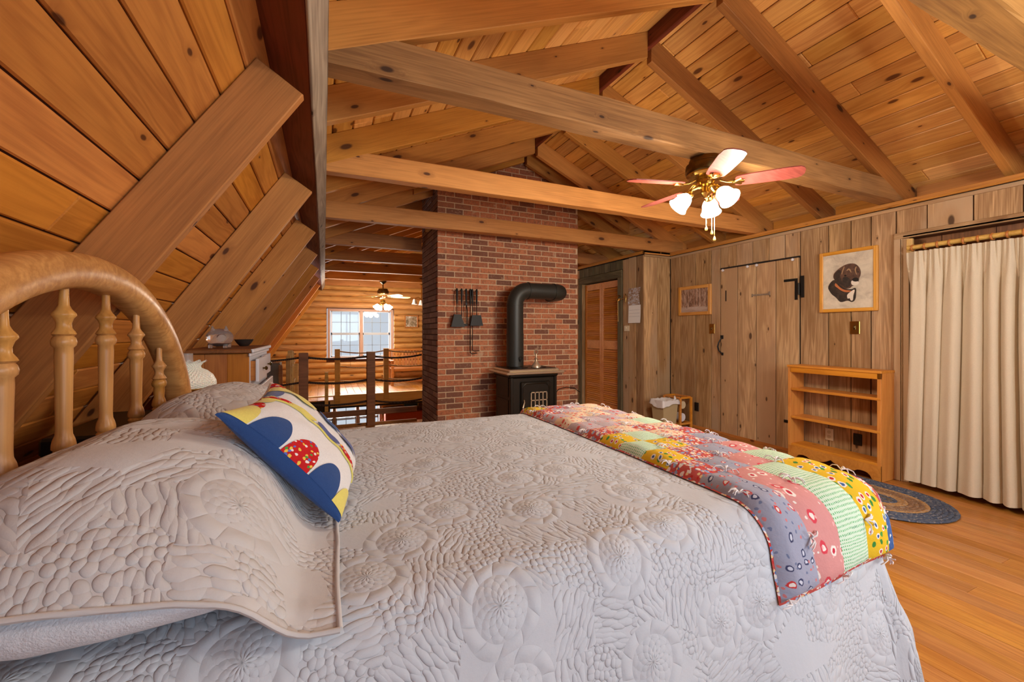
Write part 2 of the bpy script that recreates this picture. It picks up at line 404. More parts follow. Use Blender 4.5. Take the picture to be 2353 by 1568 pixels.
# ------------------------------------------------------------------ ceiling: boards, rafters, beams
ceiling = empty('ceiling', (0, 0, 0), 'pine board ceiling with exposed rafters and rough tie beams', kind='structure')
bw = 0.142
def board_rows(p0, dirv, nrows, nrm, mat, parent, hole=None):
    d = Vector(dirv).normalized(); p0 = Vector(p0)
    for r in range(nrows):
        c = p0 + d * (bw * (r + 0.5))
        y = YB - RND.random() * 2.0
        while y < YF:
            L = RND.choice([2.49, 3.74, 3.12]); a, b = max(y, YB), min(y + L, YF)
            y += L
            if b - a < 0.1: continue
            plank('ceiling_board', (c.x, a, c.z), (c.x, b - 0.001, c.z), nrm, bw - 0.006, 0.02, mat, parent, 0.0055)
upn_r = Vector((-0.44, 0, -1)).normalized(); upn_l = Vector((0.43, 0, -1)).normalized()
board_rows((2.27, 0, upr(2.27) + RD), (1, 0, -0.44), 20, upn_r, PINE, ceiling)
board_rows((2.27, 0, upl(2.27) + RD), (-1, 0, -0.43), 19, upn_l, PINE, ceiling)
# roof deck behind the boards
def slab(p, q, nrm, t, name, mat, parent, off=0.016):
    n = Vector(nrm).normalized(); p = Vector(p) - n * off; q = Vector(q) - n * off
    m = MB(); vs = [(p.x, YB - .3, p.z), (q.x, YB - .3, q.z), (q.x, YF + .3, q.z), (p.x, YF + .3, p.z)]
    vs = [Vector(v) for v in vs] + [Vector(v) - n * t for v in vs]
    m.add(vs, [(0, 1, 2, 3), (7, 6, 5, 4), (0, 4, 5, 1), (1, 5, 6, 2), (2, 6, 7, 3), (3, 7, 4, 0)])
    return m.build(name, mat, parent)
slab((2.27, 0, upr(2.27) + RD), (5.2, 0, upr(5.2) + RD), upn_r, 0.12, 'roof_deck', BACKING, ceiling)
slab((2.28, 0, upl(2.28) + RD), (-0.32, 0, upl(-0.32) + RD), upn_l, 0.12, 'roof_deck', BACKING, ceiling)
# upper rafters, one pair every 0.62 m
rt = 0.055
def prism_y(name, quad, y0, y1, mat, parent):
    """timber of constant x-z outline between two y; local X runs along its length so the grain follows it"""
    A = Vector((quad[0][0], 0, quad[0][1])); B = Vector((quad[1][0], 0, quad[1][1])); xd = (B - A).normalized()
    zd = Vector((0, 1, 0)); yd = zd.cross(xd)
    mw = Matrix((xd, yd, zd)).transposed().to_4x4(); mw.translation = Vector((A.x, y0, A.z))
    inv = mw.inverted()
    P = [inv @ Vector((a, y0, c)) for a, c in quad]; T = y1 - y0
    e = 0.004
    cx = sum(p.x for p in P) / 4; cy = sum(p.y for p in P) / 4
    ins = [Vector((p.x + (cx - p.x) / max(.01, abs(cx - p.x)) * e, p.y + (cy - p.y) / max(.01, abs(cy - p.y)) * e, 0)) for p in P]
    vs = ins + [p + Vector((0, 0, e)) for p in P] + [p + Vector((0, 0, T - e)) for p in P] + [p + Vector((0, 0, T)) for p in ins]
    fs = [(3, 2, 1, 0), (12, 13, 14, 15)]
    for l in range(3):
        for k in range(4):
            a = l * 4 + k; b = l * 4 + (k + 1) % 4; fs.append((a, b, b + 4, a + 4))
    return MB().add(vs, fs).build(name, mat, parent, 0, mw)
k = -6
rafter_ys = []
while True:
    y = Y1 + k * RAF_DY
    if y > YF - 0.1: break
    if y > YB + 0.05: rafter_ys.append(y)
    k += 1
for y in rafter_ys:
    inch = CY0 - 0.1 < y < CY1 + 0.02
    dy = RND.uniform(-.008, .008); y0, y1 = y + dy, y + dy + rt
    mt = RND.choice([RAFT, RAFT, RAFT_DK]) if y < 3.0 else RAFT
    xl1 = CX0 if inch else 2.262; xr0 = CX1 if inch else 2.298
    prism_y('rafter', [(-0.03, upl(-0.03)), (xl1, upl(xl1)), (xl1, upl(xl1) + RD), (-0.03, upl(-0.03) + RD)], y0, y1, RAFT, ceiling)
    prism_y('rafter', [(xr0, upr(xr0)), (4.72, upr(4.72)), (4.72, upr(4.72) + RD), (xr0, upr(xr0) + RD)], y0, y1, mt, ceiling)
    # pale blocking boards behind the wall ledge, between the rafter feet
    if y < 5.4: plank('eave_block', (4.66, y0 + rt + .003, 2.43), (4.66, y0 + RAF_DY - .012, 2.43), (-1, 0, 0), 0.15, 0.03, RAFT, ceiling)
timber('ridge_beam', (2.28, YB, 3.43), (2.28, CY0 - .02, 3.43), (0, 0, -1), 0.038, 0.16, PURL, ceiling, seed=1, rough=.001)
timber('ridge_beam', (2.28, CY1 + .02, 3.43), (2.28, YF, 3.43), (0, 0, -1), 0.038, 0.16, PURL, ceiling, seed=1, rough=.001)
# header under the last rafter pair, in front of the chimney
prism_y('rafter', [(0.9, upl(.9) + .0), (2.262, upl(2.262)), (2.262, upl(2.262) + RD * .9), (.9, upl(.9) + RD * .9)], CY0 - .13, CY0 - .075, RAFT, ceiling)
prism_y('rafter', [(2.298, upr(2.298)), (3.9, upr(3.9)), (3.9, upr(3.9) + RD * .9), (2.298, upr(2.298) + RD * .9)], CY0 - .13, CY0 - .075, RAFT, ceiling)
# tie beams
k = -2
while Y1 + k * BEAM_DY < YF - 0.1:
    y = Y1 + k * BEAM_DY
    mt = BEAM if k in (-1, 0) else (RAFT if k in (1, 2) else RAFT_DK)
    th = 0.125 if k <= 0 else 0.095
    if CY0 - .1 < y < CY1 + .1:
        timber('tie_beam', (-0.02, y + th / 2 + .02, 2.347), (CX0, y + th / 2 + .02, 2.347), (0, 0, -1), th, 0.165, mt, ceiling, 8, .004, k)
        timber('tie_beam', (CX1, y + th / 2 + .02, 2.347), (4.6, y + th / 2 + .02, 2.347), (0, 0, -1), th, 0.165, mt, ceiling, 8, .004, k)
    else:
        timber('tie_beam', (-0.02, y + th / 2, 2.347), (4.6, y + th / 2, 2.347), (0, 0, -1), th, 0.165, mt, ceiling, 26, 0.009 if k <= 0 else .004, k, sag=0.012)
    k += 1
# purlin at the knee of the roof: tilted square to the steep slope
sd = Vector((0.062, 0, 0.096)).normalized(); pn = Vector((0.84, 0, -0.54)).normalized()
mid = (Vector((-0.047, 0, 2.238)) + Vector((0.015, 0, 2.334))) / 2
A = Vector((mid.x, YB, mid.z)); B = Vector((mid.x, YF, mid.z))
timber('purlin', A - pn * 0.006, B - pn * 0.006, pn, 0.108, 0.24, PURL, ceiling, 40, 0.003, 21)
timber('purlin_edge', A, B, pn, 0.112, 0.006, GREYTIM, ceiling, 60, 0.002, 22)

# ------------------------------------------------------------------ steep left slope
wl = empty('wall_left', (0, 0, 0), 'steep sloping roof wall of orange pine boards on the left', kind='structure')
dn = Vector((1.49, 0, -1)).normalized()
p0 = Vector((-0.19, 0, decl(-0.19))); dd = Vector((-1, 0, -1.49)).normalized()
board_rows(p0, dd, 21, dn, PINE_RED, wl)
slab(p0 + Vector((.08, 0, .12)), p0 + dd * 3.05, dn, 0.1, 'roof_deck', BACKING, wl)
k = -2
while Y1 + k * BEAM_DY < YF - 0.1:
    y = Y1 + k * BEAM_DY
    xt = -0.075; xb = -1.53
    off = 0.245
    prism_y('rafter', [(xb, lowl(xb)), (xt, lowl(xt)), (xt - .16, lowl(xt) + .105), (xb - off, lowl(xb) + .0)], y, y + 0.05, RAFT_DK if k <= 0 else RAFT, wl)
    k += 1
MB().box((-2.1, YB, -0.3), (-1.75, YF, 0.3)).build('knee_board', BACKING, wl)

# ------------------------------------------------------------------ right wall of weathered barn boards
wr = empty('wall_right', (0, 0, 0), 'wall of weathered grey brown barn boards on the right', kind='structure')
MB().box((XR + 0.03, 1.80, -0.02), (XR + 0.1, YJ, 2.35)).box((XR + .03, YB, 2.05), (XR + .1, 1.8, 2.35)).box((XR + .03, YB, 0), (XR + .1, -0.6, 2.1)).build('wall_backing', DARKGAP, wr)
def vboards(edges, z0, z1, parent, mat=BARN, xf=XR, t=0.022):
    for a, b in zip(edges[:-1], edges[1:]):
        ya, yb = max(a, b), min(a, b); ox = RND.uniform(0, .008)
        plank('wall_board', (xf + ox, (ya + yb) / 2, z0 + RND.uniform(0, .004)), (xf + ox, (ya + yb) / 2, z1 - RND.uniform(0, .006)), (-1, 0, 0), ya - yb - .008, t, mat, parent, .002)
vboards([4.386, 4.199, 3.952, 3.711, 3.579], 0.012, 2.30, wr)
vboards([2.645, 2.384, 2.196, 2.042, 1.867], 0.012, 2.30, wr)
vboards([3.579, 3.36, 3.16, 2.97, 2.80, 2.645], 2.03, 2.30, wr)
vboards([1.867, 1.666, 1.405, 1.16, .9, .66, .4, .15, -.1, -.35, -.6], 2.075, 2.30, wr)
vboards([-.6, -.85, -1.1, -1.35, -1.6, -1.9], 0.012, 2.30, wr)
# ledge along the top of the wall
t1 = empty('trim_1', (0, 0, 0), 'pale pine ledge along the top of the barn board wall', kind='structure')
plank('ledge', (XR + .08, YB, 2.345), (XR + .08, YJ - .0, 2.345), (0, 0, 1), .27, .028, RAFT, t1, .003)
plank('ledge_face', (XR - .05, YB, 2.324), (XR - .05, YJ - .05, 2.324), (-1, 0, 0), .042, .02, RAFT, t1, .003)
plank('under_ledge_strip', (XR - .012, YB, 2.288), (XR - .012, YJ, 2.288), (-1, 0, 0),   .03, .02, BARN, t1, .003)  # barn board strip running under the ledge
plank('ledge_face', (XC - .05, YJ - .05, 2.324), (XR - .05, YJ - .05, 2.324), (0, -1, 0), .042, .02, RAFT, t1, .003)
plank('ledge_face', (XC - .05, 6.1, 2.324), (XC - .05, YJ - .05, 2.324), (-1, 0, 0), .042, .02, RAFT, t1, .003)
plank('ledge', (XC + .1, 6.1, 2.345), (XC + .1, YJ - .05, 2.345), (0, 0, 1), .30, .028, RAFT, t1, .003)
plank('ledge', (XC + .25, YJ + .1, 2.345), (XR + .2, YJ + .1, 2.345), (0, 0, 1), .30, .028, RAFT, t1, .003)
plank('under_ledge_strip', (XC, YJ - .012, 2.288), (XR, YJ - .012, 2.288), (0, -1, 0),   .03, .02, BARN, t1, .003)
# base strip
bb = empty('baseboard_right', (0, 0, 0), 'thin reddish base strip under the barn boards', kind='structure')
plank('base_strip', (XR - .01, 1.87, .016), (XR - .01, YJ, .016), (-1, 0, 0), .032, .02, PINE_RED, bb, .002)

# closet walls
wc = empty('wall_closet', (0, 0, 0), 'barn board closet wall jutting out beside the brick chimney', kind='structure')
MB().box((XC + .03, YJ + .03, 0), (XR + .2, YJ + .06, 2.33)).box((XC + .03, YJ + .03, 0), (XC + .06, 4.9, 2.33)).box((XC + .03, 5.88, 0), (XC + .06, 6.3, 2.33)).box((XC + .03, 4.8, 2.06), (XC + .06, 6, 2.33)).box((XC + .3, 4.8, 0), (XC + .33, 6, 2.33)).build('wall_backing', DARKGAP, wc)
for a, b in ((XC, 4.185), (4.185, XR)):
    plank('wall_board', ((a + b) / 2, YJ, .01), ((a + b) / 2, YJ, 2.30), (0, -1, 0), b - a - .004, .022, BARN, wc, .002)
vboards([4.836, 4.70, 4.55, 4.386], .01, 2.30, wc, BARN, XC)
vboards([6.1, 5.955], .01, 2.30, wc, BARN, XC)
vboards([5.955, 5.81, 5.68, 5.55, 5.4, 5.26, 5.12, 4.98, 4.836], 2.16, 2.30, wc, BARNGREEN, XC)
t2 = empty('trim_2', (0, 0, 0), 'dark greenish casing round the louvred closet door', kind='structure')
plank('casing', (XC - .02, 4.88, 0), (XC - .02, 4.88, 2.05), (-1, 0, 0), .09, .03, BARNGREEN, t2, .006)
plank('casing', (XC - .02, 5.91, 0), (XC - .02, 5.91, 2.05), (-1, 0, 0), .09, .03, BARNGREEN, t2, .006)
plank('casing', (XC - .02, 5.955, 2.10), (XC - .02, 4.836, 2.10), (-1, 0, 0), .11, .03, BARNGREEN, t2, .006)
plank('jamb', (XC + .06, 4.927, 0), (XC + .06, 4.927, 2.045), (0, 1, 0), .13, .012, BARNGREEN, t2)
plank('jamb', (XC + .06, 5.863, 0), (XC + .06, 5.863, 2.045), (0, -1, 0), .13, .012, BARN, t2)
plank('jamb', (XC + .06, 4.93, 2.045), (XC + .06, 5.86, 2.045), (0, 0, -1), .13, .012, BARNGREEN, t2)

# louvred bifold door
d2 = empty('door_2', (XC + .05, 5.39, 0), 'orange pine louvred bifold closet door', kind='structure')
for (ya, yb) in ((4.945, 5.39), (5.395, 5.845)):
    xf = XC + .045
    leaf = MB()
    for (y0, y1) in ((ya, ya + .05), (yb - .05, yb)): leaf.box((xf, y0, .02), (xf + .03, y1, 2.03), .003)
    for (z0, z1) in ((.02, .14), (.98, 1.12), (1.93, 2.03)): leaf.box((xf + .001, ya + .05, z0), (xf + .029, yb - .05, z1), .003)
    lf = leaf.build('door_leaf', LOUV, d2)
    for (z0, z1) in ((.15, .975), (1.125, 1.925)):
        n = int((z1 - z0) / .031)
        for i in range(n):
            z = z0 + (i + .5) * (z1 - z0) / n
            plank('slat', (xf + .006, ya + .048, z), (xf + .006, yb - .048, z), (-.78, 0, .62), .040, .006, LOUV, lf, .001)

# board door with strap hinges
d1 = empty('door_1', (XR, 3.11, 0), 'wide barn board door with black iron L hinges and curved pull', kind='structure')
de = [3.572, 3.344, 3.113, 2.891, 2.652]
for a, b in zip(de[:-1], de[1:]):
    plank('door_board', (XR - .004, (a + b) / 2, .03), (XR - .004, (a + b) / 2, 2.012), (-1, 0, 0), a - b - .009, .025, BARNDOOR, d1, .002)
plank('lintel_gap', (XR - .002, 3.58, 2.020), (XR - .002, 2.645, 2.020), (-1, 0, 0), .014, .01, DARKGAP, d1, .001)
def hinge(z):
    m = MB(); xf = XR - .012
    m.box((xf, 2.662, z - .12), (xf + .006, 2.69, z + .10)).box((xf, 2.69, z + .075), (xf + .006, 2.80, z + .10))
    m.box((xf, 2.60, z - .10), (xf + .006, 2.63, z + .12)).tube([(xf - .002, 2.646, z - .07), (xf - .002, 2.646, z + .05)], .009, 8)
    return m.build('hinge', IRON, d1)
hinge(1.70)
MB().box((XR - .012, 2.66, .30), (XR - .006, 2.80, .328)).build('hinge', IRON, d1)
m = MB(); m.tube([(XR - .015, 3.548, 1.18), (XR - .045, 3.566, 1.12), (XR - .05, 3.575, 1.07), (XR - .045, 3.56, 1.02), (XR - .015, 3.54, .985)], [.006, .008, .010, .008, .006], 8)
m.box((XR - .014, 3.525, 1.165), (XR - .008, 3.57, 1.21), .003).box((XR - .014, 3.525, .965), (XR - .008, 3.555, 1.0), .003)
m.build('pull_handle', IRON, d1, 40)
for yy in (3.52, 3.20, 3.09, 2.70):
    MB().lathe([(.004, 0), (.008, .012), (.016, .022), (.014, .032), (.004, .036)], (0, 0, 0), 10, Matrix.Translation((XR - .005, yy, 1.995)) @ Matrix.Rotation(-math.pi / 2, 4, 'Y')).build('white_knob', WHITEP, d1, 50)
MB().box((XR - .012, 2.955, 1.655), (XR - .006, 3.16, 1.672)).box((XR - .016, 2.95, 1.65), (XR - .006, 2.965, 1.69)).box((XR - .016, 3.15, 1.645), (XR - .006, 3.16, 1.68)).build('latch_bar', GREYTIM, d1)
MB().box((XR - .008, 3.49, 1.62), (XR - .004, 3.502, 1.75)).build('slot', DARKGAP, d1)

# curtained opening
t3 = empty('trim_3', (0, 0, 0), 'weathered casing round the curtained doorway', kind='structure')
plank('casing', (XR - .02, 1.845, 0), (XR - .02, 1.845, 2.06), (-1, 0, 0), .055, .03, BARN, t3)
plank('casing', (XR - .025, 1.87, 2.055), (XR - .025, -.6, 2.055), (-1, 0, 0), .05, .035, BARN, t3)
plank('reveal', (XR + .06, 1.815, 0), (XR + .06, 1.815, 2.03), (0, -1, 0), .16, .015, BARN, t3)
plank('reveal', (XR - .005, 1.80, 0), (XR - .005, 1.80, 2.03), (-1, 0, 0), .045, .03, BARN, t3)
plank('rod_block', (XR - .03, 1.765, 1.86), (XR - .03, 1.765, 2.02), (-1, 0, 0), .04, .03, PALEW, t3)
d3 = empty('door_3', (XR + .15, .6, 0), 'dark wooden doorway panel hidden behind the curtain', kind='structure')
for i in range(9): plank('door_board', (XR + .14, 1.78 - i * .3, -.02), (XR + .14, 1.78 - i * .3, 2.12), (-1, 0, 0), .297, .03, DARKW, d3)
plank('head', (XR + .06, 1.81, 2.035), (XR + .06, -.6, 2.035), (0, 0, -1), .17, .02, DARKW, d3)

# ------------------------------------------------------------------ far log wall, with the double window
wf = empty('wall_far', (0, 0, 0), 'far gable wall of rounded honey coloured logs', kind='structure')
MB().box((-2.2, YF + .05, -2.6), (.06, YF + .2, 4)).box((1.62, YF + .05, -2.6), (5, YF + .2, 4)).box((.06, YF + .05, 1.82), (1.62, YF + .2, 4)).box((.06, YF + .05, -.3), (1.62, YF + .2, .58)).box((.06, YF + .05, -2.6), (1.62, YF + .2, -1.45)).build('wall_core', BACKING, wf)
lh = 0.147
def logpiece(x0, x1, z):
    pts = []
    n = 7
    sec = [(YF + .06, z - lh / 2)] + [(YF + .045 - .05 * math.cos(math.pi * (i / (n - 1) - .5)) ** .8, z - lh / 2 + lh * i / (n - 1)) for i in range(n)] + [(YF + .06, z + lh / 2)]
    L = x1 - x0; ns = len(sec); vs = []
    for xx in (0, L): vs += [(xx, yy - YF, zz - z) for yy, zz in sec]
    fs = [(i, i + ns, i + 1 + ns, i + 1) for i in range(ns - 1)] + [tuple(range(ns)), tuple(range(ns, 2 * ns))[::-1]]
    return MB().add(vs, fs).build('log', LOGW, wf, 60, Matrix.Translation((x0, YF, z)))
z = -2.5
while z < 3.5:
    cuts = []
    if .58 - .05 < z < 1.84 + .03: cuts = [(.05, 1.63)]
    if -1.42 < z < -.3: cuts = [(-.35, 1.33)]
    xs0, xs1 = -1.95, 4.7
    segs = [(xs0, cuts[0][0]), (cuts[0][1], xs1)] if cuts else [(xs0, xs1)]
    for (a, b) in segs:
        if b - a > 3 and not cuts:
            c = RND.uniform(a + 1, b - 1); logpiece(a, c - .003, z); logpiece(c + .003, b, z)
        else: logpiece(a, b, z)
    z += lh
CASEW = wood('pinkish_casing', srgb(204, 168, 148), srgb(176, 138, 118), srgb(140, 100, 80), rough=.5, knots=0, tone=.08)
def sash_window(name, x0, x1, z0, z1, units, label, cols=3, rows=2, casing=CASEW, y=YF):
    wdw = empty(name, ((x0 + x1) / 2, y, z0), label, kind='structure')
    m = .035
    plank('casing', (x0 - m / 2, y - .03, z0 - m), (x0 - m / 2, y - .03, z1 + m), (0, -1, 0), m + .02, .07, casing, wdw)
    plank('casing', (x1 + m / 2, y - .03, z0 - m), (x1 + m / 2, y - .03, z1 + m), (0, -1, 0), m + .02, .07, casing, wdw)
    plank('casing', (x0 - m, y - .031, z1 + m / 2), (x1 + m, y - .031, z1 + m / 2), (0, -1, 0), m + .02, .07, casing, wdw)
    plank('sill', (x0 - m, y - .05, z0 - m / 2), (x1 + m, y - .05, z0 - m / 2), (0, -1, 0), m, .1, casing, wdw)
    W = (x1 - x0) / units
    for u in range(units):
        a, b = x0 + u * W, x0 + (u + 1) * W
        if u: plank('mullion', (a, y - .02, z0), (a, y - .02, z1), (0, -1, 0), .07, .06, casing, wdw)
        a += .03; b -= .03; zm = (z0 + z1) / 2
        for (s0, s1, yy) in ((z0, zm, y + .035), (zm, z1, y + .055)):
            fr = MB(); t = .028
            fr.box((a, yy, s0), (a + t, yy + .025, s1)).box((b - t, yy, s0), (b, yy + .025, s1)).box((a, yy, s0), (b, yy + .025, s0 + t)).box((a, yy, s1 - t), (b, yy + .025, s1))
            sash = fr.build('sash', plain_white_vinyl, wdw)
            g = MB()
            for i in range(1, cols): g.box((lerp(a + t, b - t, i / cols) - .006, yy + .008, s0 + t), (lerp(a + t, b - t, i / cols) + .006, yy + .016, s1 - t))
            for i in range(1, rows): g.box((a + t, yy + .008, lerp(s0 + t, s1 - t, i / rows) - .005), (b - t, yy + .016, lerp(s0 + t, s1 - t, i / rows) + .005))
            g.build('glazing_bars', grey_bar, sash)
            MB().box((a + t, yy + .010, s0 + t), (b - t, yy + .014, s1 - t)).build('pane', PANE, sash)
    return wdw
plain_white_vinyl = plain('white_sash', srgb(190, 196, 204), .4); grey_bar = plain('grey_bar', srgb(120, 128, 134), .4)
sash_window('window_1', .12, 1.56, .64, 1.77, 2, 'pair of double hung windows with grids in the log wall')
sash_window('window_2', -.3, 1.28, -1.4, -.35, 3, 'wide bright window of the room below the far loft', 2, 1)
# rear gable (behind the camera) with a window added for daylight, and the lower walls that close the house
wb = empty('wall_back', (0, 0, 0), 'board gable wall behind the bed side', kind='structure')
for i in range(30):
    xa = -1.9 + i * .225; xb = xa + .222; xm = (xa + xb) / 2
    if 0.08 < xm < 3.12:
        plank('wall_board', (xm, YB, 0), (xm, YB, .68), (0, 1, 0), .222, .03, BARN, wb); plank('wall_board', (xm, YB, 2.22), (xm, YB, 3.7), (0, 1, 0), .222, .03, BARN, wb)
    else: plank('wall_board', (xm, YB, 0), (xm, YB, 3.7), (0, 1, 0), .222, .03, BARN, wb)
w3 = empty('window_3', (1.6, YB, .7), 'wide window in the gable wall behind', kind='structure')
for xx in (.12, 1.1, 2.1, 3.08): plank('mullion', (xx, YB + .01, .68), (xx, YB + .01, 2.22), (0, 1, 0), .07, .08, WHITEP, w3)
for zz in (.68, 2.22): plank('rail', (.1, YB + .011, zz), (3.1, YB + .011, zz), (0, 1, 0), .07, .08, WHITEP, w3)
for (a, b) in ((.15, 1.07), (1.13, 2.07), (2.13, 3.05)): MB().box((a, YB - .04, .71), (b, YB - .035, 2.19)).build('pane', PANE, w3)
lw = empty('wall_lower', (0, 0, 0), 'log walls of the lower storey', kind='structure')
MB().box((-2.0, 3.9, -2.6), (-1.85, YF, -.2)).box((4.6, 6.3, -2.6), (4.75, YF, 2.6)).box((-2, 3.8, -2.6), (4.7, 3.95, -.2)).box((4.62, 3.8, -2.6), (4.75, YF, -.05)).build('log_wall_mass', LOGW, lw)
MB().box((XC + .32, 6.1, 0), (4.75, 6.2, 2.6)).build('closet_end', BARN, lw)
# ================================================================== CHIMNEY
chim = empty('chimney', ((CX0 + CX1) / 2, (CY0 + CY1) / 2, 0), 'broad red brick chimney rising through the ceiling behind the wood stove', 'chimney')
rec = 0.0045
MB().box((CX0 + rec, CY0 + rec, -2.55), (CX1 - rec, CY1 - rec, 3.75)).build('mortar_core', MORT, chim)
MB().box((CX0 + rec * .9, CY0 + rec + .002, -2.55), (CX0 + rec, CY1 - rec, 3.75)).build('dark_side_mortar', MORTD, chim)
bh, bl, joint, course = 0.0565, 0.2015, 0.0105, 0.0677
_bm = {}
def brick_mesh(L, mat):
    k = (round(L, 3), mat.name)
    if k not in _bm:
        me = MB().box((0, 0, 0), (L, .06, bh), .0035).mesh('brick'); me.materials.append(mat); _bm[k] = me
    return _bm[k]
rest = MB(); restd = MB()
nrow = int((3.6) / course); W = CX1 - CX0; count = 0
for r in range(-14, nrow + 1):
    z = r * course + .006
    x = CX0 - (0 if r % 2 == 0 else bl / 2 + joint / 2)
    while x < CX1 - .01:
        a, b = max(x, CX0), min(x + bl, CX1)
        x += bl + joint
        if b - a < .03: continue
        oy = RND.uniform(0, .004)
        if .42 < z < 2.36 and count < 300:
            o = link('brick', brick_mesh(b - a, BRICK), None, chim, Matrix.Translation((a, CY0 - .002 + oy, z)) @ Matrix.Rotation(RND.uniform(-.006, .006), 4, 'Y')); count += 1
        else: rest.box((a, CY0 - .002 + oy, z), (b, CY0 + .05, z + bh), .0035)
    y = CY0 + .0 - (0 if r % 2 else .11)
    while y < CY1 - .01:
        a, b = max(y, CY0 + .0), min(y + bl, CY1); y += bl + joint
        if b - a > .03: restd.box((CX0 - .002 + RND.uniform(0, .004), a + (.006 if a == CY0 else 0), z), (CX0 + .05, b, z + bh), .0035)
mark(rest.build('brick_courses', BRICK, chim), kind='stuff')
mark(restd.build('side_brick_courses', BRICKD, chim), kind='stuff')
MB().box((CX0 - .05, CY0 + .30, 2.50), (CX0 - .005, CY0 + .42, 2.60), .004).build('bracket', PALEW, chim)

# ================================================================== WOOD STOVE
SX, SY = 2.13, 4.33           # middle of the stove
st = empty('wood_stove', (SX, SY, 0), 'black cast iron parlour stove with nickel rimmed top before the bricks', 'stove')
hw, hd = .285, .215
m = MB(); m.box((SX - hw, SY - hd, .16), (SX + hw, SY + hd, .755), .018)
for sx in (-1, 1):
    m.box((SX + sx * hw - .012 * sx - .018, SY - hd - .012, .17), (SX + sx * hw - .012 * sx + .018, SY - hd + .02, .75), .006)
m.build('body', STOVEM, st)
m = MB(); m.box((SX - hw - .03, SY - hd - .03, .12), (SX + hw + .03, SY + hd + .03, .17), .012); m.build('base_plate', STOVEM, st)
for sx in (-1, 1):
    for sy in (-1, 1):
        MB().tube([(SX + sx * (hw - .02), SY + sy * (hd - .02), .13), (SX + sx * (hw + .02), SY + sy * (hd + .02), .07), (SX + sx * (hw + .015), SY + sy * (hd + .015), 0)], [.03, .018, .022], 8).build('leg', STOVEM, st, 50)
m = MB(); m.box((SX - hw - .02, SY - hd - .02, .75), (SX + hw + .02, SY + hd + .02, .785), .012); m.build('cornice', STOVEM, st)
m = MB(); m.box((SX - hw - .075, SY - hd - .075, .785), (SX + hw + .075, SY + hd + .05, .812), .012).box((SX - hw - .03, SY - hd - .03, .81), (SX + hw + .03, SY + hd + .02, .838), .012); m.build('top_rim', CHROME, st)
m = MB(); m.box((SX - hw, SY - hd, .836), (SX + hw, SY + hd, .843), .003).lathe([(.11, 0), (.11, .006), (.10, .008)], (SX - .1, SY - .02, .843), 18).lathe([(.09, 0), (.09, .006), (.08, .008)], (SX + .15, SY - .05, .843), 18); m.build('cooktop', STOVEM, st, 30)
m = MB(); m.box((SX - .17, SY - hd - .022, .24), (SX + .20, SY - hd, .70), .01)
m.tube([(SX - .15, SY - hd - .02, .26), (SX - .15, SY - hd - .02, .64), (SX - .11, SY - hd - .02, .68), (SX + .14, SY - hd - .02, .68), (SX + .18, SY - hd - .02, .64), (SX + .18, SY - hd - .02, .26)], .01, 6)
dr = m.build('stove_door', STOVEM, st, 30)
m = MB(); yf = SY - hd - .036
for i in range(5): m.box((SX - .055 + i * .049, yf, .40), (SX - .055 + i * .049 + .010, yf + .016, .585))
for zz in (.40, .488, .575): m.box((SX - .055, yf, zz), (SX + .151, yf + .016, zz + .010))
m.build('window_grille', CHROME, dr)
MB().box((SX - .05, yf + .016, .405), (SX + .146, yf + .02, .58)).build('dark_glass', BLACK, dr)
MB().tube([(SX - .13, SY - hd - .02, .50), (SX - .14, SY - hd - .05, .48), (SX - .165, SY - hd - .06, .42)], [.006, .007, .011], 8).build('door_handle', CHROME, dr, 50)
MB().tube([(SX + hw, SY - .05, .55), (SX + hw + .06, SY - .05, .55), (SX + hw + .085, SY - .06, .46)], [.006, .006, .011], 8).build('draft_handle', CHROME, st, 50)
for (a, b) in ((.05, .3), (.33, .55)):
    MB().box((SX - hw - .006, SY - hd + .05, .2 + a), (SX - hw + .002, SY + hd - .05, .2 + b), .004).build('side_panel', STOVEM, st)
fx = SX + .10
MB().lathe([(.06, 0), (.056, .02), (.03, .05), (.018, .07), (.012, .09), (.022, .10), (.010, .115), (.010, .15), (.004, .16)], (fx, SY - .08, .842), 18).build('finial', CHROME, st, 60)
MB().tube([(fx + .022 * math.cos(t * .6283), SY - .08, 1.02 + .024 * math.sin(t * .6283)) for t in range(11)], .005, 6).build('finial_ring', CHROME, st, 60)
# stove pipe: own thing
px, py = 2.04, 4.42
sp = empty('stove_pipe', (px, py, .84), 'black elbowed stovepipe running from the stove top into the bricks', 'stovepipe')
pr = .098
MB().tube([(px, py, .845), (px, py, 1.22)], pr * 1.03, 28).build('lower_section', PIPEM, sp, 60)
MB().tube([(px, py, 1.22), (px, py, 1.575)], pr, 28).build('upper_section', PIPEM, sp, 60)
MB().tube([(px, py, 1.57)] + [(px + .165 * (1 - math.cos(a)), py, 1.575 + .165 * math.sin(a)) for a in [i * math.pi / 16 for i in range(1, 9)]], pr * .99, 28).build('elbow', PIPEM, sp, 60)
MB().tube([(px + .165, py, 1.74), (2.56, py, 1.74)], pr * .97, 28).build('horizontal_section', PIPEM, sp, 60)
MB().tube([(2.555, py, 1.74)] + [(2.56 + .13 * math.sin(a), py + .13 * (1 - math.cos(a)), 1.74) for a in [i * math.pi / 16 for i in range(1, 9)]] + [(2.69, CY0 + .01, 1.74)], pr, 28).build('wall_elbow', PIPEM, sp, 60)
for (a, b) in (((px, py, 1.215), (px, py, 1.228)), ((px, py, 1.565), (px, py, 1.58)), ((px + .16, py, 1.74), (px + .172, py, 1.74)), ((2.55, py, 1.74), (2.562, py, 1.74))):
    MB().tube([a, b], pr * 1.05, 28).build('seam_ring', PIPEM, sp, 30)
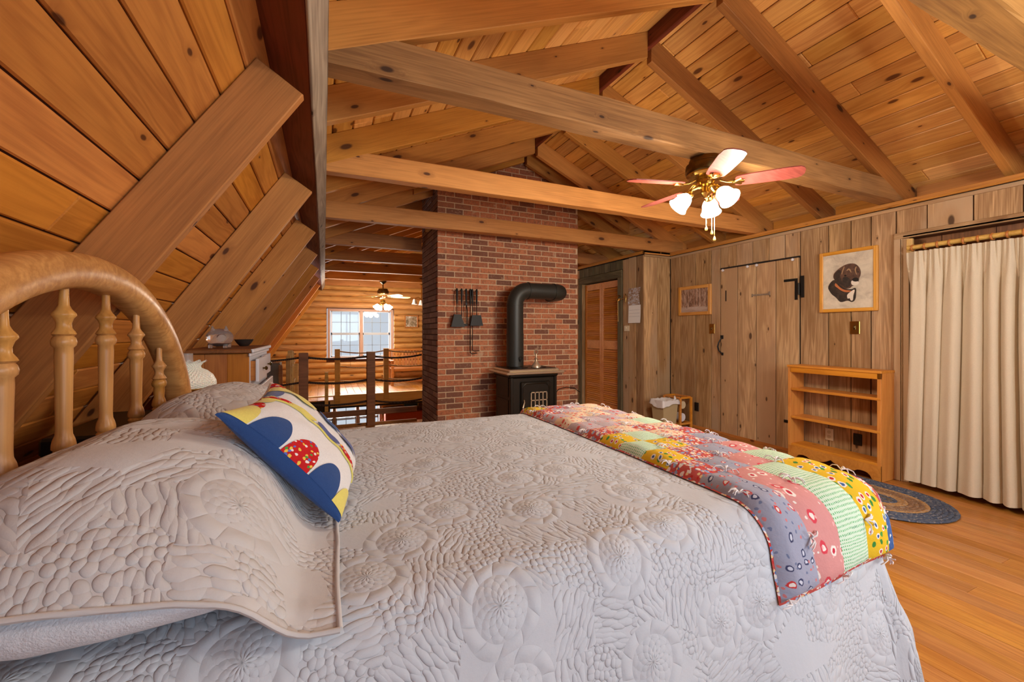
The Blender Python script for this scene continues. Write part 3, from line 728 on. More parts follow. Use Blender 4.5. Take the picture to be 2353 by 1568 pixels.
MB().tube([(px + .02, py - pr - .002, .92), (px + .02, py - pr - .02, .92)], .012, 10).tube([(px + .02 + .02 * math.cos(t * .6283), py - pr - .02, .945 + .02 * math.sin(t * .6283)) for t in range(11)], .004, 6).build('damper_key', IRON, sp)

# ================================================================== FIRE TOOLS on the bricks
yt = CY0 - .035
rk = MB(); rk.tube([(1.375, yt, 1.742), (1.71, yt, 1.742)], .006, 8)
for xx in (1.40, 1.68): rk.tube([(xx, yt, 1.742), (xx, CY0 + .002, 1.742)], .005, 6)
for i in range(5): rk.tube([(1.41 + i * .062, yt, 1.745), (1.41 + i * .062, yt - .022, 1.738), (1.41 + i * .062, yt - .024, 1.76)], .004, 6)
mark(rk.build('tool_rack', CHROME), 'slim silver hook rail holding the fire tools on the brick chimney', 'rack')
def tool(name, label, xx, drop, parts):
    y = yt - .026
    t = empty(name, (xx, y, 1.75), label, 'fire tool', 'fire tools hanging on the chimney')
    MB().tube([(xx, y, 1.76), (xx, y, 1.745), (xx, y, 1.70), (xx, y, 1.60), (xx, y, 1.575)], [.009, .013, .013, .010, .006], 8).build('grip', IRON, t, 50)
    MB().tube([(xx, y, 1.58), (xx, y, drop)], .0045, 6).build('shaft', IRON, t)
    for nm, mb in parts: mb.build(nm, IRON, t, 40)
y = yt - .026
tool('ash_shovel', 'black flared ash shovel hanging leftmost on the fire tool rail', 1.415, 1.46,
     [('scoop', MB().add([(1.375, y - .03, 1.455), (1.455, y - .03, 1.455), (1.50, y - .045, 1.31), (1.335, y - .045, 1.31), (1.375, y + .012, 1.455), (1.455, y + .012, 1.455), (1.50, y + .012, 1.31), (1.335, y + .012, 1.31)],
                         [(0, 1, 2, 3), (7, 6, 5, 4), (0, 4, 5, 1), (1, 5, 6, 2), (3, 2, 6, 7), (0, 3, 7, 4)]))])
tool('fire_rake', 'black fire rake with a short bar foot hanging second on the tool rail', 1.472, 1.34, [('bar', MB().box((1.462, y - .012, 1.318), (1.545, y + .004, 1.345), .004))])
tool('tongs', 'two legged black fire tongs hanging in the middle of the tool rail', 1.528, 1.33, [('second_leg', MB().tube([(1.528, y, 1.6), (1.543, y, 1.5), (1.540, y, 1.33)], .0045, 6)), ('pivot', MB().tube([(1.53, y - .01, 1.58), (1.53, y + .01, 1.58)], .014, 10))])
tool('poker', 'long thin black poker with a bent foot reaching below the other fire tools', 1.580, 1.0, [('hook', MB().tube([(1.58, y, 1.002), (1.60, y, .99), (1.665, y, .998)], .0045, 6))])
tool('long_poker', 'second long black poker with a bent tip hanging beside the hearth brush', 1.605, 1.03, [('hook', MB().tube([(1.605, y, 1.032), (1.635, y, 1.02), (1.695, y, 1.024)], .0045, 6))])
tool('hearth_brush', 'black hearth brush with a flared bristle head hanging rightmost on the tool rail', 1.66, 1.45,
     [('bristle_head', MB().add([(1.60, y - .012, 1.45), (1.71, y - .012, 1.45), (1.735, y - .02, 1.325), (1.575, y - .02, 1.325), (1.60, y + .022, 1.45), (1.71, y + .022, 1.45), (1.735, y + .024, 1.325), (1.575, y + .024, 1.325)],
                         [(0, 1, 2, 3), (7, 6, 5, 4), (0, 4, 5, 1), (1, 5, 6, 2), (3, 2, 6, 7), (0, 3, 7, 4)]))])

# ================================================================== CEILING FANS
def fan(cx, cy, ztop, R, a0, labels, blade_mat, shade_mat, power, down=0.0, nlights=3, lit0=0.0, cat='ceiling fan', metal=BRASS, motor_mat=ABRASS, chain=True, pend=.0):
    f = empty('ceiling_fan', (cx, cy, ztop), labels, cat)
    if down > 0:
        MB().lathe([(.075, 0), (.07, -.03), (.03, -.06), (.014, -.07)], (cx, cy, ztop), 24).build('canopy', motor_mat, f, 40)
        MB().tube([(cx, cy, ztop - .05), (cx, cy, ztop - down)], .013, 12).build('downrod', motor_mat, f, 60)
    zt = ztop - down
    MB().lathe([(.095, 0), (.10, -.012), (.10, -.03), (.118, -.04), (.122, -.085), (.115, -.10), (.09, -.115), (.06, -.12)], (cx, cy, zt), 32).build('motor_housing', motor_mat, f, 40)
    MB().lathe([(.113, 0), (.116, -.012), (.105, -.025), (.06, -.03)], (cx, cy, zt - .095), 32).build('trim_ring', metal, f, 40)
    zb = zt - .165
    for i in range(5):
        a = math.radians(a0 + 72 * i); mw = Matrix.Translation((cx, cy, zb)) @ Matrix.Rotation(a, 4, 'Z') @ Matrix.Rotation(math.radians(-13), 4, 'X')
        us = [0, .02, .08, .3, .75, .92, .97, 1.0]; hwid = [.038, .05, .054, .060, .064, .058, .045, .02]
        vs = []; 
        for u, h in zip(us, hwid):
            xx = .17 * R / .54 + u * (R - .17 * R / .54)
            for (yy, zz) in ((-h, -.003), (h, -.003), (h, .003), (-h, .003)): vs.append(mw @ Vector((xx, yy, zz)))
        fs = [(0, 3, 2, 1), tuple(28 + q for q in range(4))]
        for q in range(7):
            for e in range(4):
                p0 = q * 4 + e; p1 = q * 4 + (e + 1) % 4; fs.append((p0, p1, p1 + 4, p0 + 4))
        bl_ = MB().add(vs, fs).build('blade', blade_mat, f)
        r0 = .17 * R / .54
        arm = MB(); arm.tube([mw @ Vector((.08, 0, .02)), mw @ Vector((.12, 0, .0)), mw @ Vector((r0 - .01, 0, -.006)), mw @ Vector((r0 + .05, 0, -.008))], [.014, .012, .016, .022], 8, flat=.4)
        for yy in (-.03, .03): arm.tube([mw @ Vector((r0 - .01, 0, -.006)), mw @ Vector((r0 + .035, yy, -.006))], [.010, .008], 6)
        arm.build('blade_iron', metal, bl_, 50)
    MB().lathe([(.05, 0), (.055, -.02), (.05, -.05), (.03, -.06), (.028, -.085), (.034, -.10), (.02, -.115), (.006, -.13)], (cx, cy, zt - .12 - pend), 24).build('light_fitter', metal, f, 40)
    zl = zt - .20 - pend
    for i in range(nlights):
        a = math.radians(lit0 + 360 / nlights * i); d = Vector((math.cos(a), math.sin(a), 0)); c0 = Vector((cx, cy, zl))
        MB().tube([c0 + Vector((0, 0, .02)), c0 + d * .05 + Vector((0, 0, .02)), c0 + d * .085 + Vector((0, 0, .005)), c0 + d * .095 + Vector((0, 0, -.02))], .009, 8).build('light_arm', metal, f, 60)
        ax = (d * .95 + Vector((0, 0, -1))).normalized()
        q = Vector((0, 0, -1)).rotation_difference(ax).to_matrix().to_4x4()
        mw = Matrix.Translation(c0 + d * .09 + Vector((0, 0, -.015))) @ q
        MB().lathe([(.02, .0), (.026, -.012), (.026, -.03), (.018, -.032)], (0, 0, 0), 16, mw).build('socket_cup', metal, f, 50)
        prof = [(.026, -.025), (.038, -.04), (.047, -.06), (.050, -.085), (.054, -.105), (.064, -.122), (.062, -.122), (.052, -.104), (.047, -.085), (.043, -.06), (.034, -.042), (.022, -.028)]
        sh = MB().lathe(prof, (0, 0, 0), 24, mw, cap=False).build('glass_shade', shade_mat, f, 60)
        MB().lathe([(.006, -.03), (.02, -.05), (.026, -.075), (.02, -.098), (.005, -.106)], (0, 0, 0), 16, mw).build('bulb', BULB, sh, 60)
        l = bpy.data.lights.new('bulb_light', 'POINT'); l.energy = power; l.color = (1.0, .87, .70); l.shadow_soft_size = .05
        lo = bpy.data.objects.new('bulb_light', l); COL.objects.link(lo); p = mw @ Vector((0, 0, -.19)); lo.location = p
        lo.parent = f; lo.matrix_parent_inverse = Matrix.Translation(f.location).inverted()
    if chain:
        for (dx, dy, L) in ((-.03, -.03, .215), (.0, -.045, .24), (.03, -.04, .275)):
            zc = zt - .22
            ch = MB(); ch.tube([(cx + dx, cy + dy, zc), (cx + dx, cy + dy, zc - L)], .0022, 6)
            c_ = ch.build('pull_chain', metal, f)
            MB().lathe([(.002, 0), (.007, -.012), (.009, -.022), (.006, -.03), (.001, -.032)], (cx + dx, cy + dy, zc - L), 10).build('pull_knob', PALEW, c_, 60)
    return f
BULB = glow('bulb_glass', (1.0, .88, .70), 60.0)
BLADE = wood('rosewood_blade', srgb(150, 74, 64), srgb(112, 50, 44), srgb(100, 44, 40), rough=.35, knots=0, tone=.1)
BLADE2 = wood('pale_oak_blade', srgb(226, 196, 140), srgb(198, 160, 100), srgb(160, 120, 70), rough=.4, knots=0, tone=.1)
fan(2.215, 1.90, 2.352, .525, -51, 'flush brass ceiling fan with rosewood blades and three lit glass shades under a beam', BLADE, SHADE, 15.5, 0, 3, 150)
fan(1.17, 9.40, 2.36, .62, 12, 'distant ceiling fan on a rod with pale blades and lit shades over the far loft', BLADE2, SHADE2, 15, .17, 4, 20, chain=False, pend=.12)
# small brass lamp peeping out behind the chimney
cl = empty('chandelier', (2.05, 9.6, 2.35), 'small brass ceiling lamp with frosted bell shades half hidden behind the chimney edge', 'lamp')
MB().lathe([(.05, 0), (.045, -.02), (.012, -.03)], (2.05, 9.6, 2.36), 16).build('canopy', BRASS, cl, 40)
MB().tube([(2.05, 9.6, 2.34), (2.05, 9.6, 1.98)], .01, 8).build('stem', BRASS, cl)
for i in range(3):
    a = math.radians(200 + i * 120); d = Vector((math.cos(a), math.sin(a), 0)); c0 = Vector((2.05, 9.6, 2.0))
    MB().tube([c0, c0 + d * .08 + Vector((0, 0, .05)), c0 + d * .16 + Vector((0, 0, .02)), c0 + d * .18], .008, 8).build('arm', BRASS, cl, 60)
    MB().lathe([(.02, 0), (.04, -.03), (.05, -.08), (.07, -.12), (.066, -.12), (.045, -.08), (.035, -.03), (.016, -.004)], tuple(c0 + d * .18), 18, cap=False).build('glass_shade', plain('frosted_glass', srgb(235, 232, 225), .3), cl, 60)
# unseen ceiling globe added behind the camera for soft fill light
gl = empty('fill_globe', (2.6, -.55, 2.35), 'round frosted ceiling globe lamp on the rear tie beam', 'lamp')
MB().lathe([(.09, 0), (.085, -.03), (.06, -.04)], (2.6, -.60, 2.345), 24).build('fitter', BRASS, gl, 40)
MB().lathe([(.02 + .11 * math.sin(math.pi * (.12 + .88 * i / 12)), -.03 - .11 * (1 - math.cos(math.pi * (.12 + .88 * i / 12)))) for i in range(12)], (2.6, -.60, 2.345), 24).build('globe', glow('fill_globe_glow', (1, .9, .75), 5.0), gl, 60)
l = bpy.data.lights.new('globe_fill_light', 'POINT'); l.energy = 62; l.color = (1, .93, .82); l.shadow_soft_size = .14
lo = bpy.data.objects.new('globe_fill_light', l); COL.objects.link(lo); lo.location = (2.6, -.60, 1.98); lo.parent = gl; lo.matrix_parent_inverse = Matrix.Translation(gl.location).inverted()
# ================================================================== textile materials
def uvnode(nt): return N(nt, 'ShaderNodeUVMap').outputs[0]
def quilted(name, col, flower=4.3, bumpd=.0046, col2=None):
    """whole-cloth quilting: stitched dahlias, leaves and small puffs, laid out in metres of cloth"""
    m, nt, b = mk(name)
    v0 = uvnode(nt); wn = noise(nt, v0, 5.0, 2.0, .5, 0, 1)
    v = VM(nt, 'ADD', v0, VM(nt, 'SCALE', VM(nt, 'SUBTRACT', wn, (.5, .5, .5)).outputs[0]).outputs[0])
    v.inputs[1].links[0].from_node.inputs['Scale'].default_value = .035
    v = v.outputs[0]
    vo = voro(nt, v, flower, 'F1', .75, '2D')
    loc = VM(nt, 'SUBTRACT', v, vo.outputs['Position']).outputs[0]
    s = sep(nt, loc); r = VM(nt, 'LENGTH', loc).outputs['Value']; th = M(nt, 'ARCTAN2', s[1], s[0])
    t01 = M(nt, 'MULTIPLY_ADD', th, 1 / (2 * math.pi), .5)
    rr = M(nt, 'DIVIDE', r, .0120); k = M(nt, 'FLOOR', rr); f = M(nt, 'FRACT', rr); par = M(nt, 'MODULO', k, 2.0)
    so = M(nt, 'ABSOLUTE', M(nt, 'COSINE', M(nt, 'ADD', M(nt, 'MULTIPLY', th, 6.0), M(nt, 'MULTIPLY', par, math.pi / 2))))
    sp_ = M(nt, 'ABSOLUTE', M(nt, 'SINE', M(nt, 'ADD', M(nt, 'MULTIPLY', th, 6.0), M(nt, 'MULTIPLY', par, math.pi / 2))))
    cond = M(nt, 'LESS_THAN', f, M(nt, 'MULTIPLY', sp_, .75))
    l1 = M(nt, 'DIVIDE', M(nt, 'ADD', f, 1.0), 1.8)
    d1_ = M(nt, 'MULTIPLY', M(nt, 'SUBTRACT', 1.0, M(nt, 'MULTIPLY', l1, l1)), M(nt, 'MULTIPLY_ADD', sp_, .7, .5))
    d2_ = M(nt, 'MULTIPLY', M(nt, 'SUBTRACT', 1.1, M(nt, 'MULTIPLY', f, .35)), M(nt, 'MULTIPLY_ADD', M(nt, 'POWER', so, .5), .7, .3))
    h1 = M(nt, 'ADD', M(nt, 'MULTIPLY', d1_, cond), M(nt, 'MULTIPLY', d2_, M(nt, 'SUBTRACT', 1.0, cond)))
    fb = M(nt, 'FRACT', M(nt, 'ADD', M(nt, 'MULTIPLY', t01, 10.0), M(nt, 'MULTIPLY', r, 9.0))); c1 = M(nt, 'MULTIPLY_ADD', fb, 2.0, -1.0); c1 = M(nt, 'SUBTRACT', 1.0, M(nt, 'MULTIPLY', c1, c1))
    fr2 = smooth(nt, r, .053, .086); fr3 = M(nt, 'MULTIPLY', M(nt, 'MULTIPLY', fr2, 4.0), M(nt, 'SUBTRACT', 1.0, fr2))
    h2 = M(nt, 'POWER', M(nt, 'MULTIPLY', c1, fr3), .6)
    vw = VM(nt, 'ADD', v, VM(nt, 'MULTIPLY', noise(nt, v0, 18.0, 2.0, .5, 0, 1), (.018, .018, 0)).outputs[0]).outputs[0]
    # motif fields: each field is berries, parallel leaves or plain cloth
    fld = voro(nt, vw, 10.0, 'F1', 1.0, '2D'); fc = sep(nt, fld.outputs['Color'])
    e1 = voro(nt, vw, 72.0, 'F1', .75, '2D').outputs['Distance']
    h3 = M(nt, 'SQRT', M(nt, 'MAXIMUM', M(nt, 'SUBTRACT', 1.0, M(nt, 'MULTIPLY', M(nt, 'MULTIPLY', e1, e1), 2.6)), 0.0))
    an = M(nt, 'MULTIPLY', fc[2], 6.28); ca = M(nt, 'COSINE', an); sa = M(nt, 'SINE', an); q = sep(nt, vw)
    lx = M(nt, 'ADD', M(nt, 'MULTIPLY', q[0], ca), M(nt, 'MULTIPLY', q[1], sa)); ly = M(nt, 'SUBTRACT', M(nt, 'MULTIPLY', q[1], ca), M(nt, 'MULTIPLY', q[0], sa))
    e2 = voro(nt, comb(nt, M(nt, 'MULTIPLY', lx, 27.0), M(nt, 'MULTIPLY', ly, 80.0)), 1.0, 'F1', .8, '2D').outputs['Distance']
    h4 = M(nt, 'SQRT', M(nt, 'MAXIMUM', M(nt, 'SUBTRACT', 1.0, M(nt, 'MULTIPLY', M(nt, 'MULTIPLY', e2, e2), 2.4)), 0.0))
    isb = M(nt, 'LESS_THAN', fc[0], .40); isp = M(nt, 'GREATER_THAN', fc[0], .84); isl_ = M(nt, 'SUBTRACT', 1.0, M(nt, 'ADD', isb, isp))
    h = M(nt, 'ADD', M(nt, 'ADD', M(nt, 'MULTIPLY', h3, isb), M(nt, 'MULTIPLY', h4, isl_)), M(nt, 'MULTIPLY', isp, .85))
    m2 = M(nt, 'MULTIPLY', M(nt, 'GREATER_THAN', r, .055), M(nt, 'LESS_THAN', r, .082)); m1 = M(nt, 'LESS_THAN', r, .055)
    h = M(nt, 'ADD', M(nt, 'MULTIPLY', h, M(nt, 'SUBTRACT', 1.0, m2)), M(nt, 'MULTIPLY', h2, m2))
    h = M(nt, 'ADD', M(nt, 'MULTIPLY', h, M(nt, 'SUBTRACT', 1.0, m1)), M(nt, 'MULTIPLY', h1, m1))
    wr = noise(nt, v0, 38.0, 4.0, .6); wv = noise(nt, v0, 700.0, 1.0)
    h = M(nt, 'ADD', h, M(nt, 'ADD', M(nt, 'MULTIPLY', wr, .35), M(nt, 'MULTIPLY', wv, .03)))
    cc = mixc(nt, smooth(nt, noise(nt, v0, 3.0, 2.0), .35, .7), col, col2 or tuple(c * .93 for c in col))
    setb(nt, b, color=cc, rough=.9, normal=bump(nt, h, .8, bumpd), sheen=.2, spec=.15); return m
SPREADM = quilted('quilted_cotton', srgb(194, 200, 208))
SHAMM = quilted('quilted_sham_cotton', srgb(196, 195, 196), 3.6, .0050)
def cloth(name, col, rough=.9, nscale=300.0, bd=.0008, wr=.003):
    m, nt, b = mk(name); tc = N(nt, 'ShaderNodeTexCoord').outputs['Object']
    h = M(nt, 'ADD', M(nt, 'MULTIPLY', noise(nt, tc, nscale, 2.0), .25), noise(nt, tc, 14.0, 3.0))
    c = mixc(nt, noise(nt, tc, nscale * .8, 1.0), col, tuple(q * .85 for q in col))
    setb(nt, b, color=c, rough=rough, normal=bump(nt, h, .4, wr), sheen=.15, spec=.15); return m
WHITECL = cloth('white_pillowcase', srgb(206, 210, 218), wr=.02)
DENIM = cloth('blue_denim', srgb(44, 74, 128), nscale=500, wr=.016)
CURT = cloth('cream_curtain', srgb(216, 202, 178), nscale=260, wr=.004)
def fabric(name, base, layers, scale=1.0):
    """printed cotton: motifs scattered over a ground colour; layer = (cell scale, radius, colour, colour2, offset, keep)"""
    m, nt, b = mk(name); uv = uvnode(nt); c = None
    w_ = noise(nt, uv, 260.0, 1.0); c = mixc(nt, M(nt, 'MULTIPLY', w_, .35), base, tuple(q * .8 for q in base))
    for (cs, rad, col, col2, off, keep) in layers:
        p = VM(nt, 'ADD', uv, (off, off * 1.7, 0)).outputs[0]
        p = VM(nt, 'ADD', p, VM(nt, 'MULTIPLY', noise(nt, uv, 70.0, 2.0, .5, 0, 1), (.010, .010, 0)).outputs[0]).outputs[0]
        vo = voro(nt, p, cs * scale, 'F1', .8, '2D'); rc = sep(nt, vo.outputs['Color'])
        mk_ = M(nt, 'MULTIPLY', smooth(nt, vo.outputs['Distance'], rad * .92, rad * 1.08, 1.0, 0.0), M(nt, 'LESS_THAN', rc[0], keep))
        c = mixc(nt, mk_, c, mixc(nt, M(nt, 'GREATER_THAN', rc[1], .5), col, col2))
    h = M(nt, 'ADD', noise(nt, uv, 45.0, 3.0), M(nt, 'MULTIPLY', w_, .15))
    setb(nt, b, color=c, rough=.9, normal=bump(nt, h, .5, .005), spec=.15); return m
Wt, Rd, Bl, Gr, Yl = srgb(226, 220, 214), srgb(190, 52, 50), srgb(56, 92, 146), srgb(74, 150, 70), srgb(226, 188, 44)
F_YEL = fabric('yellow_floral', srgb(222, 184, 44), [(34, .24, Gr, srgb(60, 130, 60), .37, .5), (32, .27, Wt, Wt, 0, .7), (32, .15, Rd, Bl, 0, .7)])
F_PINK = fabric('pink_floral', srgb(206, 144, 142), [(22, .30, srgb(206, 70, 84), Wt, .2, .5), (22, .15, Wt, srgb(190, 50, 70), .2, .5), (60, .2, srgb(230, 170, 170), Wt, .6, .18)])
F_GREY = fabric('blue_grey_paisley', srgb(156, 160, 180), [(34, .28, srgb(196, 60, 60), srgb(64, 68, 100), .1, .42), (34, .16, Wt, srgb(196, 200, 214), .1, .42), (60, .2, srgb(110, 120, 150), srgb(200, 120, 120), .5, .3)])
F_RED = fabric('red_dense_floral', srgb(190, 84, 78), [(52, .38, Wt, srgb(150, 170, 205), .1, .75), (90, .34, srgb(226, 200, 150), Rd, .4, .5), (70, .25, srgb(90, 120, 170), srgb(230, 222, 214), .8, .35)])
F_CREAM = fabric('cream_red_floral', srgb(224, 204, 178), [(40, .34, srgb(206, 90, 80), srgb(214, 150, 130), .1, .38), (70, .26, srgb(196, 80, 70), srgb(150, 150, 170), .4, .4)])
F_LILAC = fabric('lilac_floral', srgb(186, 172, 180), [(34, .3, srgb(204, 84, 80), srgb(220, 150, 140), .1, .35), (80, .22, srgb(120, 110, 130), srgb(210, 120, 110), .4, .3)])
F_MULTI = fabric('patch_print', srgb(70, 100, 156), [(16, .62, Wt, Rd, 0, .75), (17, .42, srgb(206, 150, 50), Rd, .5, .6), (70, .3, Wt, Bl, .3, .4)])
def checkmat():
    m, nt, b = mk('green_check'); uv = uvnode(nt); s = sep(nt, VM(nt, 'ADD', uv, VM(nt, 'MULTIPLY', noise(nt, uv, 60.0, 1.0, .5, 0, 1), (.004, .004, 0)).outputs[0]).outputs[0])
    a = M(nt, 'SINE', M(nt, 'MULTIPLY', s[0], 900.0)); d = M(nt, 'SINE', M(nt, 'MULTIPLY', s[1], 700.0))
    f = M(nt, 'MULTIPLY', smooth(nt, a, -.3, .3), smooth(nt, d, -.2, .5))
    c = mixc(nt, f, srgb(206, 226, 206), srgb(112, 184, 126)); c = mixc(nt, M(nt, 'MULTIPLY', smooth(nt, noise(nt, uv, 90.0, 2.0), .55, .62), f), c, srgb(64, 140, 96))
    setb(nt, b, color=c, rough=.9, normal=bump(nt, noise(nt, uv, 45.0, 3.0), .5, .005), spec=.15); return m
F_GREEN = checkmat()
YARN = plain('white_yarn', srgb(226, 222, 222), .95)
F_REDS = fabric('red_scallop_print', srgb(190, 34, 36), [(70, .3, srgb(226, 190, 80), Wt, .1, .6), (60, .22, Gr, srgb(90, 110, 190), .5, .5)])
YELCL = cloth('pale_yellow_cotton', srgb(222, 208, 110), wr=.004)
WHITEQ = cloth('white_quilting_cotton', srgb(228, 226, 226), wr=.012)
PURPCL = cloth('slate_blue_cotton', srgb(84, 92, 140), wr=.004)

# ================================================================== BED
bed = empty('bed', (.5, 1.5, 0), 'honey oak double bed with an arched spindle headboard', 'bed')
HX, HYC = -.585, 1.497
def ell(A, B, t): return (HYC + A * math.cos(t), .71 + B * math.sin(t))
# bent arch rail with a rounded rectangular section, running down to the floor as two posts
path = []
for i in range(41):
    t = math.pi * i / 40; y, z = ell(.828, .700, t); path.append((y, z))
path = [(HYC + .828, 0.0), (HYC + .828, .35), (HYC + .828, .6)] + path[0:] + [(HYC - .828, .6), (HYC - .828, .35), (HYC - .828, 0.0)]
m = MB(); sec = []
hr, hx, n8 = .046, .047, 16
for i in range(n8):
    a = 2 * math.pi * i / n8; c, s_ = math.cos(a), math.sin(a)
    sec.append((hr * math.copysign(abs(c) ** .72, c), hx * math.copysign(abs(s_) ** .72, s_)))
vs = []; L = len(path)
for i, (y, z) in enumerate(path):
    y0, z0 = path[max(i - 1, 0)]; y1, z1 = path[min(i + 1, L - 1)]
    d = Vector((y1 - y0, z1 - z0)).normalized(); nn = Vector((d.y, -d.x))
    for (p, q) in sec: vs.append((HX + q, y + nn.x * p, z + nn.y * p))
fs = [(i * n8 + k, i * n8 + (k + 1) % n8, (i + 1) * n8 + (k + 1) % n8, (i + 1) * n8 + k) for i in range(L - 1) for k in range(n8)]
m.add(vs, fs + [tuple(range(n8))[::-1], tuple((L - 1) * n8 + k for k in range(n8))]); m.build('headboard_arch', OAK, bed, 60)
# the arch is laminated: a lighter lap joint block near its crown
plank('headboard_rail', (HX + .02, HYC - .79, .60), (HX + .02, HYC + .79, .60), (1, 0, 0), .14, .04, OAK, bed, .006)
for i in range(6):
    y = HYC + (i - 2.5) * .2165
    zt = .71 + .655 * math.sqrt(max(0, 1 - ((y - HYC) / .783) ** 2))
    g = zt - .065
    prof = [(.012, zt + .01), (.0125, zt - .02), (.014, g + .022), (.020, g + .012), (.030, g + .002), (.031, g - .003), (.024, g - .010), (.019, g - .022), (.020, g - .034), (.028, g - .044), (.031, g - .049), (.024, g - .054), (.029, g - .059),
            (.032, g - .068), (.030, g - .077), (.023, g - .083), (.0235, g - .10)]
    zb = .985
    if g - .12 > zb + .03: prof += [(.0225, (g + zb) / 2), (.0205, zb + .03)]
    prof += [(.0215, zb + .012), (.027, zb), (.030, zb - .012), (.0305, zb - .022), (.024, zb - .027), (.030, zb - .034), (.026, zb - .042), (.021, zb - .05), (.019, .80), (.019, .66)]
    prof = [(r_ * .74, z_) for r_, z_ in prof]
    MB().lathe(prof[::-1], (HX, y, 0), 22).build('spindle', OAKZ, bed, 50)
MB().box((-.50, .78, .40), (1.50, 2.20, .745), .06).build('mattress', WHITECL, bed, 60)
MB().box((-.50, .80, .16), (1.50, 2.18, .40), .02).build('box_spring', WHITECL, bed)
for y in (.80, 2.18): plank('side_rail', (-.56, y, .24), (1.52, y, .24), (0, -1 if y < 1 else 1, 0), .16, .02, OAK, bed)
for (x_, y) in ((1.45, .84), (1.45, 2.14)): MB().box((x_ - .03, y - .03, 0), (x_ + .03, y + .03, .2), .004).build('leg', OAK, bed)

# ---- bedspread surface, parametrised by metres of cloth
ZT = .772; RR = .11; SE = 1.62 - RR; TN = .705 + RR; TF = 2.275 - RR; QL = RR * math.pi / 2; EMAX = QL + .632
def S(s, t, off=0.0):
    ex = max(0.0, s - SE); et = (TN - t) if t < TN else (t - TF if t > TF else 0.0); sg = -1 if t < TN else 1
    bx = min(s, SE); by = min(max(t, TN), TF)
    cr = .014 * (1 - ((by - 1.49) / .78) ** 2) - .01 * sstep(.9, 1.5, bx)
    wr = .0045 * nz(s * 4, t * 4, 3.3) + .0022 * nz(s * 11, t * 11, 7.7)
    if ex <= 0 and et <= 0: return Vector((bx, by, ZT + cr + wr + off))
    e = (ex ** 6 + et ** 6) ** (1 / 6); h = math.hypot(ex, et); dx, dy = ex / h, sg * et / h
    if e < QL:
        a = e / RR; o = RR * math.sin(a); d = RR * (1 - math.cos(a)); nx_, nz_ = math.sin(a), math.cos(a)
    else:
        g = e - QL
        pos = s * 1.0 if et >= ex else -t + SE
        fold = math.sin(pos * 11 + 1.0 + nz(pos, g, 2) * 2.0) * .022 + .012 * nz(pos * 5, g * 3, 9)
        corner = 2 * min(ex, et) / max(ex, et) if max(ex, et) > 0 else 0
        th = math.atan2(et, ex)
        fold += .040 * min(1, corner) * math.cos(th * 9 + .6)
        o = RR + .17 * g + fold * min(1, g / .35); d = RR + g; nx_, nz_ = 1.0, .15
    o += (wr + off) * nx_
    return Vector((bx + dx * o, by + dy * o, ZT + cr * (1 - min(1, e / QL)) - d + (wr + off) * nz_))
ss = list(np.concatenate([np.linspace(-.54, SE, 170), np.linspace(SE, SE + EMAX, 62)[1:]]))
ts = list(np.concatenate([np.linspace(TN - EMAX, TN, 70), np.linspace(TN, TF, 110)[1:], np.linspace(TF, TF + EMAX, 40)[1:]]))
sprd = MB().grid(lambda u, v: S(u, v), ss, ts)
mark(sprd.build('bedspread', SPREADM, None, 180), 'pale grey quilted bedspread with stitched flowers covering the bed', 'bedspread')

# ---- bed pillows in quilted shams
gxp = [(-.57, .13), (-.54, .18), (-.48, .232), (-.40, .262), (-.32, .264), (-.24, .246), (-.17, .214), (-.12, .170), (-.085, .115), (-.06, .060), (-.035, .020), (0, .010), (.03, .006)]
def gx(x):
    xs_, ys_ = zip(*gxp)
    return float(np.mean([np.interp(x + d, xs_, ys_) for d in (-.018, -.009, 0, .009, .018)]))
def pillow(cy, label, seed, near):
    y0, y1 = cy - .385, cy + .385
    p = empty('bed_pillow', (-.28, cy, .79), label, 'pillow', 'bed pillows in quilted shams')
    def gy(y):
        a = min(1, max(0, (y - y0) / .26)); b_ = min(1, max(0, (y1 - y) / .26))
        return (.47 + .53 * math.sin(a * math.pi / 2)) * (.36 + .64 * math.sin(b_ * math.pi / 2))
    def f(x, y):
        wr = .010 * nz(x * 6, y * 6, seed) + .005 * nz(x * 16, y * 16, seed + 4)
        z = .782 + gx(x) * gy(y) + wr * (1 if gx(x) > .02 else .3)
        yy = y
        ds = sstep(0, .05, y - y0)                                        # flange hangs out and down at the near hem
        if near: z -= (1 - ds) * .012
        return (x + .02 * nz(y * 3, seed, 0), yy, z)
    g = MB().grid(f, list(np.linspace(-.532, .03, 76)), list(np.linspace(y0, y1, 92)))
    sh = g.build('quilted_sham', SHAMM, p, 180)
    hem = [Vector(f(x, y0)) for x in np.linspace(-.555, .03, 40)]
    MB().tube([q + Vector((0, -.002, 0)) for q in hem], .0045, 6).build('hem', SHAMM, sh, 60)
    MB().tube([Vector(f(.03, y)) for y in np.linspace(y0, y1, 30)], .0045, 6).build('hem', SHAMM, sh, 60)
    # the pillow inside
    def fb(u, v):
        cu, su, cv, sv = math.cos(u), math.sin(u), math.cos(v), math.sin(v)
        pw = lambda q, e: math.copysign(abs(q) ** e, q)
        x = -.275 + .235 * pw(cv, .5) * pw(cu, .5); y = cy + .378 * pw(cv, .5) * pw(su, .5)
        z = .858 + .062 * pw(sv, .9) + .012 * nz(x * 7, y * 7, seed + 9)
        zmax = .782 + gx(x) * gy(y) - .03
        return (x, y, max(.782, min(z, zmax)))
    MB().grid(fb, list(np.linspace(-math.pi, math.pi, 49)), list(np.linspace(-math.pi / 2, math.pi / 2, 21))).build('pillow_body', WHITECL, p, 180)
    return p
pillow(1.105, 'plump near bed pillow in a quilted sham, white pillowcase showing under its hem', 1.7, True)
pillow(1.86, 'far bed pillow in a quilted sham, behind the appliqued cushion', 5.1, False)

